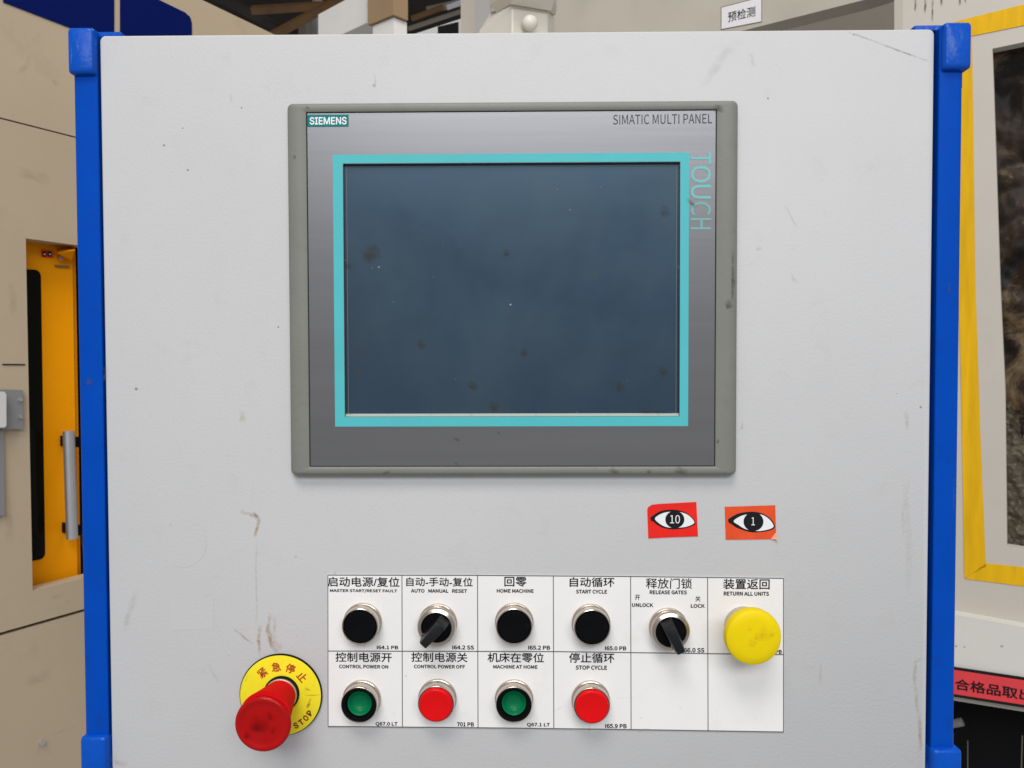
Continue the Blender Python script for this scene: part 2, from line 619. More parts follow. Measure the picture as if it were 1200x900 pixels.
beam(px_at(295, 12, 4.6), px_at(420, 4, 4.6), 0.020, M_rust)
beam(px_at(308, 48, 4.4), px_at(412, -8, 4.5), 0.02, M_rust)
beam(px_at(240, -12, 4.8), px_at(345, 42, 4.8), 0.022, M_roof)
beam(px_at(372, -20, 4.9), px_at(372, 60, 4.9), 0.022, M_zinc)
beam(px_at(362, 60, 5.2), px_at(362, 24, 5.2), 0.05, M_greydark)
beam(px_at(482, 22, 4.6), px_at(520, 8, 4.6), 0.012, M_rust)
beam(px_at(500, 12, 4.7), px_at(545, 2, 4.7), 0.016, M_greydark)
beam(px_at(523, 8, 4.2), px_at(542, 1, 4.2), 0.014, M_alu)
beam(px_at(478, 34, 4.6), px_at(556, 8, 4.6), 0.010, M_greydark)

# ------------------------------------------------------------------ left machine: beige enclosure with an amber door
LW = Wall(0, 450, 1.25, 1120)


def lz(px, py):
    return LW.hit(px, py).z


def lrect(xa, xb, pa, pb):
    """rectangle in the left wall: columns given by pixel x, rows by (pixel, pixel) points the horizontal edge runs through"""
    za, zb = LW.hit(*pa).z, LW.hit(*pb).z
    def at(px, z):
        q = LW.hit(px, 425)
        return Vector((q.x, q.y, z))
    return [at(xa, za), at(xb, za), at(xb, zb), at(xa, zb)]


m_root = empty('machine_enclosure', LW.hit(33, 450) + Vector((0, 0, -1.0)), 'beige machine enclosure with dark blue stripe, behind the left side of the control cabinet', 'machine')


def lpart(name, mt, quad, off, thick, bv=0.0, label=None, parent=None):
    b = extrude_poly([q + LW.n * off for q in quad], -LW.n * thick)
    if bv:
        bevel(b, bv, 2)
    return obj(name, b, mt, parent or m_root, label=label)


lpart('wall_panel', M_beige, lrect(-160, 420, (235, -1), (0, 137.3)), 0, 0.035, 0.002)
# middle panel with the door opening
qo = lrect(-160, 420, (0, 139.2), (0, 741.5))
qi = lrect(33, 140, (28, 279), (40, 692))
b = bmesh.new()
lay = []
for o in (0.0, 0.03):
    lay.append(([b.verts.new(q - LW.n * o) for q in qo], [b.verts.new(q - LW.n * o) for q in qi]))
for i in range(4):
    j = (i + 1) % 4
    for O_, I_ in lay:
        b.faces.new((O_[i], O_[j], I_[j], I_[i]))
    b.faces.new((lay[0][0][i], lay[0][0][j], lay[1][0][j], lay[1][0][i]))
    b.faces.new((lay[0][1][i], lay[0][1][j], lay[1][1][j], lay[1][1][i]))
obj('wall_panel', b, M_beige, m_root)
lpart('wall_panel', M_beige, lrect(-160, 420, (0, 745.5), (0, 1150)), 0, 0.035, 0.002)
lpart('seam_backing', M_dark, lrect(-160, 420, (0, -60 + 120), (0, 270)), -0.06, 0.01)
lpart('seam_backing', M_dark, lrect(-160, 420, (0, 700), (0, 800)), -0.06, 0.01)
# decals
def lsheet(name, mt, pxs, off, thick, parent=None, label=None):
    return obj(name, slab(LW, pxs, off, thick), mt, parent or m_root, label=label)


lsheet('stripe_decal', M_navy, [(4, 2.5), (134, 52.5), (134, -8.5), (4, -75)], 0.0015, 0.0013)
lsheet('stripe_decal', M_navy, [(141, 55), (225, 86), (225, 27), (223, 20), (217, 14.5), (184, -1.5), (141, -5)], 0.0015, 0.0013)
# short seam left of the door, and latch
lsheet('panel_joint', M_dark, [(3, 426.4), (29.5, 426.6), (29.5, 428), (3, 427.8)], 0.0012, 0.001)
latch = lsheet('latch_plate', M_zinc, [(-30, 455), (27, 457), (27, 503), (-30, 503)], 0.008, 0.008)
lsheet('latch_block', M_pale, [(-30, 458), (5, 459), (7.5, 462), (7.5, 499), (5, 501), (-30, 502)], 0.022, 0.013, latch)
for py in (468.5, 488.5):
    c = LW.hit(23.5, py, 0.008)
    obj('screw', tube(c, c + LW.n * 0.003, 0.0032, 10), M_alu, latch)
lsheet('grey_strip', M_zinc, [(-12, 503.5), (4.5, 503.5), (5.5, 604), (-12, 606)], 0.006, 0.006)
c = LW.hit(48, 870, 0.0)
obj('screw', tube(c, c + LW.n * 0.006, 0.0042, 12), M_alu, m_root)
for pxs, w in (([(20, 88), (32, 76), (34, 62)], 0.010), ([(62, 92), (68, 100)], 0.014), ([(12, 330), (16, 350), (14, 372)], 0.012), ([(57, 862), (75, 856), (95, 849)], 0.003),
               ([(60, 700), (75, 697)], 0.010), ([(6, 560), (12, 640)], 0.016), ([(30, 800), (60, 790)], 0.02), ([(20, 200), (60, 212)], 0.02)):
    P = []
    for a, b_ in zip(pxs, pxs[1:]):
        P += [LW.hit(a[0] + (b_[0] - a[0]) * k / 4, a[1] + (b_[1] - a[1]) * k / 4, 0.0006) for k in range(4)]
    obj('smear', strip(P + [LW.hit(*pxs[-1], 0.0006)], w, LW.n), M_st_wall, m_root)
# amber door set back in the opening
door = empty('door', LW.hit(60, 680, -0.035), 'amber yellow door with black window and bar handle', 'x')
del door['category']
door.parent = m_root
door.location = WORLD_ORG['door'] - WORLD_ORG['machine_enclosure']
DW = Wall(0, 450, 1.25, 1120)
DW.p0 = LW.p0 - LW.n * 0.045


def dpart(name, mt, pxs, off, thick, bv=0.0, parent=None, label=None):
    return obj(name, slab(DW, pxs, off, thick, bv), mt, parent or door, label=label)


dpart('door_leaf', M_amber, [(0, 262), (84.5, 270), (91.5, 700), (0, 720)], 0, 0.03)
dpart('door_edge', M_amber, [(85.1, 270), (88, 271), (95.0, 699), (92.1, 700)], -0.012, 0.03)
obj('door_gap', slab(DW, [(88, 250), (140, 250), (140, 720), (95.2, 715)], -0.03, 0.01), M_dark, door)
rw = []
for i in range(7):
    a = R(90 * i / 6)
    rw.append((40 + 8 * math.sin(a), 316 + 8 - 8 * math.cos(a)))
rb_ = []
for i in range(7):
    a = R(90 * i / 6)
    rb_.append((45 + 8 * math.cos(a), 647 + 9 * math.sin(a)))
dpart('door_window', M_glass, [(10, 315)] + rw + rb_ + [(10, 662)], 0.0015, 0.004)
# warning plate, bracket
wp = dpart('warning_plate', M_stk_or, [(49, 292.5), (62.5, 294.5), (62.5, 302.5), (49, 301)], 0.002, 0.0015)
for x in (50.2, 56.0):
    lp = slab(DW, [(x, 294.7), (x + 4.0, 295.3), (x + 4.0, 300.9), (x, 300.2)], 0.003, 0.0008)
    obj('pictogram', lp, M_ink, door)
for x in (52.0, 58.3):
    cc = DW.hit(x, 298, 0.0034)
    obj('pictogram_dot', tube(cc, cc + DW.n * 0.0005, 0.0016, 8), M_white, door)
hb = hull([DW.hit(66, 292, 0.0), DW.hit(88, 290, 0.0), DW.hit(88, 293, 0.05), DW.hit(68, 297, 0.03), DW.hit(84, 307, 0.0), DW.hit(84, 304, 0.02)])
obj('corner_bracket', hb, M_amber, door)
dpart('bracket_shelf', M_greydark, [(66, 310.5), (82, 311.5), (82, 313), (66, 312)], 0.006, 0.006)
c = DW.hit(69.5, 303, 0.0)
obj('screw', tube(c, c + DW.n * 0.006, 0.004, 10), M_alu, door)
hn = tube(DW.hit(80.5, 505, 0.05), DW.hit(84.6, 631, 0.05), 0.0094, 20)
hnd = obj('door_handle', hn, M_alu, door, smooth=40)
for py, px in ((516.5, 70.5), (618, 72.5)):
    a = DW.hit(px, py, 0.0)
    b = extrude_poly([DW.hit(px, py - 6, 0.0), DW.hit(px + 5, py - 6, 0.0), DW.hit(px + 5, py + 6, 0.0), DW.hit(px, py + 6, 0.0)], DW.n * 0.05)
    obj('handle_mount', b, M_black, door)

# ------------------------------------------------------------------ column, beam and cabinet far behind, over the cabinet's top edge
CL = Wall(461, 17, 2.6, -545)
CR = Wall(461, 17, 2.6, 1461)
col_root = empty('support_post', CL.hit(461, 17) + Vector((0, 0, -1.8)), 'square support post, brown above and white below, behind the top edge of the control cabinet', 'post')
kL = (CL.hit(431, 100) - CL.hit(461, 100)); kL.z = 0
kR = (CR.hit(478, 100) - CR.hit(461, 100)); kR.z = 0
c0 = CL.hit(461, 17)


def corner_box(c, l, r, z0, z1):
    P = [c, c + l, c + l + r, c + r]
    return extrude_poly([Vector((p.x, p.y, z0)) for p in P], Vector((0, 0, z1 - z0)))


obj('upper_shaft', corner_box(c0, kL, kR, c0.z, c0.z + 0.6), M_brown, col_root)
inn = (kL.normalized() + kR.normalized()) * 0.012
obj('lower_shaft', corner_box(c0 + inn, kL * 0.82, kR * 0.9, c0.z - 1.6, c0.z - 0.002), M_duct, col_root)
b = slab(CL, [(373, 17), (429.5, -13.5), (429.5, 27), (373, 53)], -0.06, 0.14)
tag(obj('overhead_duct', b, M_duct), 'white box duct running left from the brown post, above the cabinet edge', 'duct')
c2 = empty('white_cabinet', CL.hit(520, 200, 0.25), 'white machine cabinet with a black window, between the brown post and the ivory arm', 'cabinet')
obj('cabinet_shell', slab(CL, [(468, 45.5), (555.5, 17), (555.5, 160), (468, 160)], 0.25, 0.3, 0.004), M_pale, c2)
obj('dark_window', slab(CL, [(513, 31.2), (537, 25.5), (537, 70), (513, 70)], 0.252, 0.001), M_glass, c2)

# ------------------------------------------------------------------ right machine: cream wall with taped window
RW = Wall(1150, 430, 1.15, -700)
r_root = empty('tape_framed_machine', RW.hit(1150, 430) + Vector((0, 0, -1.0)), 'cream machine with a yellow taped window frame, behind the right side of the control cabinet', 'machine')
WIN = [(1163, 57), (1172, 330), (1178, 460), (1180, 640), (1330, 664), (1330, 22)]
OUT = [(1058, -60), (1058, 330), (1058, 460), (1058, 708.5), (1360, 762), (1360, -180)]
obj('wall_panel', ring_slab(RW, OUT, WIN, 0, 0.02), M_creamw, r_root)
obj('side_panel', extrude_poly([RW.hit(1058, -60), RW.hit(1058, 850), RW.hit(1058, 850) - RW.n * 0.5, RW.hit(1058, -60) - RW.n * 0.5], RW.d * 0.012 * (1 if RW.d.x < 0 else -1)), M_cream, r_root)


def tape(pxs):
    return obj('tape_strip', slab(RW, pxs, 0.0011, 0.0009), M_tape, r_root)


tape([(1112, 27), (1132, 22), (1240, -5), (1240, 21.5), (1139, 42), (1116, 47)])
tape([(1116.3, 47.3), (1139, 42.5), (1140.5, 140), (1143, 330), (1148.5, 500), (1155, 659.5), (1155.2, 664), (1130, 677.5), (1127, 480), (1121, 250)])
tape([(1155.4, 660.2), (1240, 669), (1240, 692), (1130.4, 678.3)])
# ledge under the window
lg = slab(RW, [(1085, 714), (1360, 764), (1360, 835), (1085, 778)], 0.022, 0.045)
bevel(lg, 0.005, 3)
obj('ledge', lg, M_ledge, r_root, smooth=40)
obj('lower_rail', slab(RW, [(1085, 778.6), (1360, 835), (1360, 860), (1085, 815.5)], 0.004, 0.03), M_creamw, r_root)
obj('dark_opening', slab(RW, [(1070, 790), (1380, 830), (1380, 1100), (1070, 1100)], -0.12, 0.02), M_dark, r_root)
obj('side_cheek', slab(RW, [(1085, 836), (1113, 840), (1113, 1000), (1085, 1000)], -0.02, 0.05), M_greydark, r_root)
obj('guide_rod', tube(RW.hit(1108, 850, -0.07), RW.hit(1128, 846, -0.07), 0.0065, 14), M_zinc, r_root, smooth=40)
obj('guide_rod', tube(RW.hit(1134, 868, -0.10), RW.hit(1134, 930, -0.10), 0.001, 8), M_greydark, r_root)
obj('guide_rod', tube(RW.hit(1198, 862, -0.10), RW.hit(1196, 930, -0.10), 0.0011, 8), M_greydark, r_root)
# marks and rust runs on the wall
for x, y0, y1 in ((1073, 0, 14), (1084, 0, 16), (1093, 2, 26), (1103, -6, 8), (1125, -6, 7), (1131, -6, 4)):
    P = [RW.hit(x + random.uniform(-0.6, 0.6), y0 - 6 + (y1 - y0 + 6) * k / 5, 0.0006) for k in range(6)]
    obj('rust_run', strip(P, 0.0028, RW.n), M_st_rust, r_root)
P = [RW.hit(x, 776 - 1, 0.0225) for x in (1170,)]
for (x, y, w) in ((1174, 757, 0.004), (1130, 758, 0.002), (1120.5, 757, 0.003)):
    obj('paint_chip', strip([RW.hit(x - 1.8, y - 0.6, 0.0226), RW.hit(x, y, 0.0226), RW.hit(x + 1.8, y + 0.8, 0.0226)], w * 1.4, RW.n), M_st_dark, r_root)


def window_material():
    m = bpy.data.materials.new('grimy_window_interior')
    m.use_nodes = True
    nt = m.node_tree
    N, L = nt.nodes, nt.links
    bs = N['Principled BSDF']
    tc = N.new('ShaderNodeTexCoord')
    n1 = N.new('ShaderNodeTexNoise')
    n1.inputs['Scale'].default_value, n1.inputs['Detail'].default_value, n1.inputs['Roughness'].default_value, n1.inputs['Distortion'].default_value = 16, 8, 0.7, 0.8
    L.new(tc.outputs['Object'], n1.inputs['Vector'])
    cr = N.new('ShaderNodeValToRGB')
    e = cr.color_ramp.elements
    e[0].position, e[0].color = 0.38, (0.012, 0.008, 0.005, 1)
    e[1].position, e[1].color = 0.66, (0.30, 0.195, 0.095, 1)
    k = e.new(0.53)
    k.color = (0.055, 0.030, 0.016, 1)
    L.new(n1.outputs['Fac'], cr.inputs['Fac'])
    L.new(cr.outputs['Color'], bs.inputs['Base Color'])
    bs.inputs['Roughness'].default_value = 0.5
    bs.inputs['Specular IOR Level'].default_value = 0.25
    return m


M_grime = window_material()
M_film = mat('crumpled_grey_film', (0.17, 0.13, 0.085), 0.42, spec=0.4, var=0.6, vscale=26, dirt=(0.03, 0.02, 0.012), dirt_amt=1.0, dirt_scale=18)
M_smoke = bpy.data.materials.new('window_glass')
M_smoke.use_nodes = True
_nt = M_smoke.node_tree
_nt.nodes.remove(_nt.nodes['Principled BSDF'])
_mx, _tr, _gl, _fr = (_nt.nodes.new('ShaderNode' + k) for k in ('MixShader', 'BsdfTransparent', 'BsdfGlossy', 'Fresnel'))
_tr.inputs[0].default_value = (0.92, 0.93, 0.93, 1)
_gl.inputs['Roughness'].default_value = 0.12
_fr.inputs['IOR'].default_value = 1.22
_nt.links.new(_fr.outputs[0], _mx.inputs[0])
_nt.links.new(_tr.outputs[0], _mx.inputs[1])
_nt.links.new(_gl.outputs[0], _mx.inputs[2])
_nt.links.new(_mx.outputs[0], _nt.nodes['Material Output'].inputs['Surface'])


def crumple(pxq, off, nu, nv, amp, freq, seed, ragged=0.0):
    """uneven sheet over a quad of pixels, pushed in and out by noise"""
    from mathutils import noise
    A, B, C_, D_ = [RW.hit(x, y, off) for x, y in pxq]
    b = bmesh.new()
    g = []
    for j in range(nv + 1):
        row = []
        for i in range(nu + 1):
            u, v = i / nu, j / nv
            p = (A * (1 - u) + B * u) * (1 - v) + (D_ * (1 - u) + C_ * u) * v
            h = noise.fractal(Vector((p.x * freq, p.z * freq, seed)), 0.8, 2.1, 4)
            h2 = 1 - abs(noise.noise(Vector((p.x * freq * 1.7 + 9, p.z * freq * 1.7, seed))))
            row.append(b.verts.new(p + RW.n * amp * (h + 0.6 * h2 - 0.6)))
        g.append(row)
    edge = [ragged * (0.5 + noise.fractal(Vector((i / nu * 9, seed, 0)), 0.8, 2.0, 4)) for i in range(nu)]
    for j in range(nv):
        for i in range(nu):
            if ragged and j / nv < edge[i]:
                continue
            b.faces.new((g[j][i], g[j][i + 1], g[j + 1][i + 1], g[j + 1][i]))
    return b


obj('grimy_interior', crumple([(1140, 30), (1350, -10), (1350, 700), (1140, 680)], -0.07, 60, 140, 0.010, 26, 3.1), M_grime, r_root, smooth=60)
obj('crumpled_film', crumple([(1168, 470), (1340, 480), (1340, 680), (1168, 650)], -0.045, 110, 110, 0.006, 55, 1.7, 0.3), M_film, r_root, smooth=30)
obj('window_pane', slab(RW, [(1150, 30), (1350, -10), (1350, 690), (1150, 670)], -0.022, 0.003), M_smoke, r_root)

# sign on the machine
sg_u = RW.d if RW.d.x > 0 else -RW.d
sign = empty('red_sign', RW.hit(1160, 805, 0.006), 'red strip sign with black Chinese lettering on the cream machine, at the lower right edge', 'sign')
obj('border', slab(RW, [(1095, 778.3), (1290, 807.5), (1290, 843.5), (1095, 813)], 0.0265, 0.002), M_ink, sign)
obj('face', slab(RW, [(1095, 781.5), (1290, 811), (1290, 840), (1095, 809.8)], 0.0271, 0.0005), M_pink, sign)
A = RW.hit(1119, 801.3, 0.0276)
B = RW.hit(1211, 815.6, 0.0276)
th = (RW.hit(1160, 800.5, 0.0276) - RW.hit(1160, 814, 0.0276)).length
u_ = (B - A).normalized()
lettering('合格品取出', (A + B) / 2, u_, Z, (B - A).length, th, M_ink, sign, weight=0.02)

# recess behind, and the canopy beam with its label
RB = Wall(980, 20, 1.75, -700)
tag(obj('machine_recess', slab(RB, [(860, 10), (1090, -60), (1090, 300), (860, 300)], -0.25, 0.03), M_greydark), 'dark brown panel between the cream canopy and the taped machine', 'panel')
BM = Wall(900, 20, 1.45, -640)
cb = empty('machine_canopy', BM.hit(850, 40), 'cream machine canopy above the top edge of the control cabinet, right of the ivory arm', 'machine')
obj('canopy_face', slab(BM, [(540, 121), (880, 33.5), (1012, 0), (1075, -20), (1075, -140), (540, -60)], 0, 0.045, 0.002), M_cream, cb)
lab = empty('paper_label', BM.hit(868, 20, 0.002), 'white paper label with Chinese lettering stuck on the cream canopy', 'label')
LQ = [(845.5, 9), (892, -3), (892, 25), (845.5, 34)]
obj('paper', slab(BM, LQ, 0.0015, 0.001), M_label, lab)
obj('border', slab(BM, [(844.7, 8.2), (892.8, -4.0), (892.8, 25.7), (844.7, 35)], 0.0008, 0.0006), M_greydark, lab)
A, B = BM.hit(853, 20.3, 0.0019), BM.hit(885, 12.8, 0.0019)
lettering('预检测', (A + B) / 2, (B - A).normalized(), Z, (B - A).length, (BM.hit(868, 10.5) - BM.hit(868, 22.5)).length, M_ink, lab, weight=0.008)

# ================================================================== SUSPENSION ARM on top of the cabinet
arm = empty('suspension_arm', (0.005, 0.1, 0.245), 'ivory jointed suspension arm with a round bolt, standing on top of the control cabinet', 'arm')
zb = 0.2425


def down(p, z):
    return Vector((p.x, p.y, z))


pts = [pp(600, 5, 0.05), pp(642, 12.5, 0.07), pp(650, 21, 0.10), pp(561, 37, 0.085), pp(575, 14, 0.16), pp(648, 17, 0.16)]
b = hull(pts + [down(p, zb) for p in pts])
bevel(b, 0.0012, 2)
obj('tilt_block', b, M_armcream, arm)
lo = [pp(582, 15, 0.10), pp(599, 4.2, 0.045), pp(646, 12.5, 0.068), pp(651, 18, 0.10), pp(651, 16, 0.17), pp(583, 14, 0.17)]
hi = [pp(574, 6, 0.11), pp(598, -10, 0.035), pp(650, -2, 0.06), pp(653, 8, 0.10), pp(653, 5, 0.18), pp(574, 5, 0.18)]
b = hull(lo + hi + [down(p, 0.43) for p in hi])
obj('upper_housing', b, M_armcream, arm)
b = hull([pp(556.5, -20, 0.19), pp(576, -20, 0.14), pp(556.5, 60, 0.19), pp(576, 60, 0.14), pp(576, -20, 0.22), pp(576, 60, 0.22)])
obj('rear_plate', b, M_pale, arm)
c = pp(621, 27, 0.052)
b = bmesh.new()
bmesh.ops.create_uvsphere(b, u_segments=24, v_segments=14, radius=0.0063)
for v in b.verts:
    v.co.y *= 0.75
    v.co += c
obj('round_bolt', b, M_armcream, arm, smooth=60)

# ================================================================== CONTROL CABINET
cab = empty('control_cabinet', (-0.005, 0.09, -0.308), 'light grey control cabinet with blue corner posts, touch display, push buttons and emergency stop', 'control cabinet')
XL, XR, ZT, ZB = -0.3108, 0.3008, 0.2420, -0.309
t = 0.0016
b = loft([(XL, XR, ZB, ZT, 0.004, 0.003), (XL, XR, ZB, ZT, 0.004, -0.0 + t * 0.6), (XL + 0.0004, XR - 0.0004, ZB + 0.0004, ZT - 0.0004, 0.004, 0.0003), (XL + 0.001, XR - 0.001, ZB + 0.001, ZT - 0.001, 0.0036, 0.0)], n=6)
panel = obj('front_panel', b, M_panel, cab, org=(0, 0, 0), smooth=35)
obj('rear_body', box(XL + 0.004, XR - 0.002, 0.0032, 0.17, ZB + 0.004, ZT - 0.006, 0.003), M_body, cab)

# corner posts
PO = {-1: pp(88, 300, -0.001).x, 1: pp(1127.5, 300, -0.001).x}
CO = {-1: pp(79.3, 65, -0.005).x, 1: pp(1138.6, 65, -0.005).x}


def post(sgn, xin):
    """sgn -1 left, +1 right; xin: inner edge of the post's front face"""
    xo = PO[sgn]
    pr = []
    rr = 0.0045
    pr.append((xin, 0.012))
    pr.append((xin, -0.0004))
    pr.append((xin + sgn * 0.0006, -0.001))
    for i in range(6):
        a = R(90 * i / 5)
        pr.append((xo - sgn * rr + sgn * rr * math.sin(a), -0.001 + rr - rr * math.cos(a)))
    pr.append((xo, 0.03))
    pr.append((xo - sgn * 0.004, 0.034))
    pr.append((xo - sgn * 0.004, 0.10))
    pr.append((XL - 0.0002 if sgn < 0 else XR + 0.0004, 0.10))
    pr.append((XL - 0.0002 if sgn < 0 else XR + 0.0004, 0.012))
    poly = [Vector((x, y, ZB - 0.002)) for x, y in pr]
    b = extrude_poly(poly, Vector((0, 0, ZT - ZB + 0.002)))
    return obj('corner_post', b, M_blue, cab, smooth=30)


pl = post(-1, -0.3124)
pr_ = post(1, 0.3040)


def corner_cap(sgn, z0, z1, xin, lip, tabz):
    xo = CO[sgn]
    x0, x1 = min(xin, xo), max(xin, xo)
    q = 0.0022
    rings = [(x0, x1, z0, z1, 0.002, 0.05), (x0, x1, z0, z1, 0.0025, -0.0035), (x0 + q * 0.3, x1 - q * 0.3, z0 + q * 0.3, z1 - q * 0.3, 0.003, -0.005),
             (x0 + q, x1 - q, z0 + q, z1 - q, 0.003, -0.0058)]
    o = obj('corner_cap', loft(rings, n=5), M_bluecap, cab, smooth=40)
    if lip:
        a, c_ = (-0.3285, -0.2965) if sgn < 0 else (0.288, 0.3285)
        b = loft([(a, c_, ZT - 0.0005 + 0.0008, ZT + 0.0046, 0.0012, 0.05), (a, c_, ZT + 0.0003, ZT + 0.0046, 0.0012, 0.0045), (a + 0.0006, c_ - 0.0006, ZT + 0.0009, ZT + 0.0040, 0.001, 0.0038)], n=3)
        obj('cap_lip', b, M_bluecap, o, smooth=40)
    ta, tb = tabz
    xa = xo - sgn * 0.0048
    b = loft([(min(xa, xo), max(xa, xo), ta, tb, 0.0015, 0.05), (min(xa, xo), max(xa, xo), ta, tb, 0.0015, 0.0065), (min(xa, xo) + 0.0008, max(xa, xo) - 0.0008, ta + 0.0008, tb - 0.0008, 0.0012, 0.0055)], n=4)
    obj('cap_tab', b, M_bluecap, o, smooth=40)
    return o


corner_cap(-1, 0.2128, 0.2462, pp(110, 65, -0.005).x, True, (0.203, 0.225))
corner_cap(1, pp(1120, 80.5, -0.005).z, pp(1120, 25.5, -0.005).z, pp(1106.5, 65, -0.005).x, True, (0.201, 0.225))
corner_cap(-1, -0.312, -0.2795, -0.3120, False, (-0.30, -0.2735))
corner_cap(1, -0.312, -0.2868, 0.3035, False, (-0.30, -0.279))

# ------------------------------------------------------------------ touch display
hmi_y = -0.0075
A, B = pp(335.5, 120.5, hmi_y), pp(863.5, 557, hmi_y)
hx0, hx1, hz1, hz0 = A.x, B.x, A.z, B.z
hmi = empty('touch_panel', ((hx0 + hx1) / 2, 0, hz0), 'x', 'x')
del hmi['label'], hmi['category']
hmi.parent = cab
hmi.location = WORLD_ORG['touch_panel'] - WORLD_ORG['control_cabinet']
hmi['label'] = 'switched off touch display in a grey green frame with turquoise screen border'
fA, fB = pp(359, 131.8, -0.0072), pp(837.8, 546.5, -0.0072)
fx0, fx1, fz1, fz0 = fA.x, fB.x, fA.z, fB.z
sx = 0.006
rings = [(hx0 - 0.0006, hx1 + 0.0006, hz0 - 0.0008, hz1 + 0.0006, 0.004, 0.0002),
         (hx0 - 0.0002, hx1 + 0.0002, hz0 - 0.0004, hz1 + 0.0002, 0.004, -0.0020),
         (hx0, hx1, hz0, hz1, 0.004, -0.0048),
         (hx0 + sx * 0.12, hx1 - sx * 0.12, hz0 + 0.0004, hz1 - 0.0004, 0.0036, -0.0064),
         (hx0 + sx * 0.4, hx1 - sx * 0.4, hz0 + 0.0011, hz1 - 0.0011, 0.003, -0.0074),
         (hx0 + sx * 0.8, hx1 - sx * 0.8, hz0 + 0.0020, hz1 - 0.0020, 0.0026, -0.0080),
         (hx0 + sx * 1.2, hx1 - sx * 1.2, hz0 + 0.0026, hz1 - 0.0026, 0.002, -0.0082),
         (fx0 - 0.0006, fx1 + 0.0006, fz0 - 0.0006, fz1 + 0.0006, 0.0006, -0.0082),
         (fx0 - 0.0001, fx1 + 0.0001, fz0 - 0.0001, fz1 + 0.0001, 0.0004, -0.0078),
         (fx0 - 0.0001, fx1 + 0.0001, fz0 - 0.0001, fz1 + 0.0001, 0.0004, -0.0040)]
obj('display_frame', loft(rings, cap0=False, cap1=False, n=5), M_hmi, hmi, org=((hx0 + hx1) / 2, 0, (hz0 + hz1) / 2), smooth=40)
fy = -0.0068
sA, sB = pp(401.5, 191.5, fy), pp(796.5, 488, fy)
sx0, sx1, sz1, sz0 = sA.x, sB.x, sA.z, sB.z
tA, tB = pp(390, 181.3, fy), pp(806.3, 499.3, fy)
tx0, tx1, tz1, tz0 = tA.x, tB.x, tA.z, tB.z


def frame_rings(o, i, y, th):
    return [(*o, 0.0004, y + th), (*o, 0.0004, y), (*i, 0.0004, y), (*i, 0.0004, y + th)]


g = 0.0005
obj('silver_fascia', loft(frame_rings((fx0 + g, fx1 - g, fz0 + g, fz1 - g), (sx0 + 0.0003, sx1 - 0.0003, sz0 + 0.0003, sz1 - 0.0003), fy, 0.003), n=2, closed=True), M_foil, hmi,
    org=((hx0 + hx1) / 2, 0, (hz0 + hz1) / 2))
obj('gap_backing', loft([(fx0 - 0.004, fx1 + 0.004, fz0 - 0.004, fz1 + 0.004, 0.001, 0.0006), (fx0 - 0.004, fx1 + 0.004, fz0 - 0.004, fz1 + 0.004, 0.001, -0.0022)], n=2), M_dark, hmi)
obj('screen_border', loft(frame_rings((tx0, tx1, tz0, tz1), (sx0, sx1, sz0, sz1), fy - 0.00025, 0.00024), n=2, closed=True), M_turq, hmi)
# bevelled edge down to the glass: pale lower sill, dark elsewhere
scy = -0.0038
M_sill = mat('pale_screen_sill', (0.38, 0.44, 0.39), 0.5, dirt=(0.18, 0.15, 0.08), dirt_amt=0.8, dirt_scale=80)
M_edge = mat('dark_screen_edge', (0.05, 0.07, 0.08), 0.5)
b = extrude_poly([Vector((sx0 + 0.0003, fy + 0.0004, sz0 + 0.0001)), Vector((sx1 - 0.0003, fy + 0.0004, sz0 + 0.0001)), Vector((sx1 - 0.0003, scy, sz0 + 0.0022)), Vector((sx0 + 0.0003, scy, sz0 + 0.0022))], Vector((0, 0.0004, -0.0004)))
obj('screen_sill', b, M_sill, hmi)
M_seal = mat('grey_screen_seal', (0.14, 0.16, 0.16), 0.5)
for xa in (sx0 + 0.0022, sx1 - 0.0022):
    obj('screen_seal', box(xa - 0.00016, xa + 0.00016, scy - 0.0003, scy, sz0 + 0.002, sz1 - 0.001), M_seal, hmi)
obj('screen_seal', box(sx0 + 0.002, sx1 - 0.002, scy - 0.0003, scy, sz1 - 0.0024, sz1 - 0.0020), M_edge, hmi)
screen = obj('screen', box(sx0 - 0.001, sx1 + 0.001, scy, scy + 0.001, sz0 - 0.001, sz1 + 0.001), M_screen, hmi)
# badge and prints
bA, bB = pp(360.2, 134.8, fy), pp(408.5, 148.2, fy)
badge = obj('badge', box(bA.x, bB.x, fy - 0.0004, fy - 0.0001, bB.z, bA.z), M_teal, hmi)


def print_px(s, x0, x1, y0, y1, y, m, parent, weight=0.0, ang=0.0, label=None, face=LATIN):
    a, b_ = pp(x0, y0, y), pp(x1, y1, y)
    return lettering(s, (a + b_) / 2, X, Z, b_.x - a.x, a.z - b_.z, m, parent, ang=ang, weight=weight, label=label, face=face)


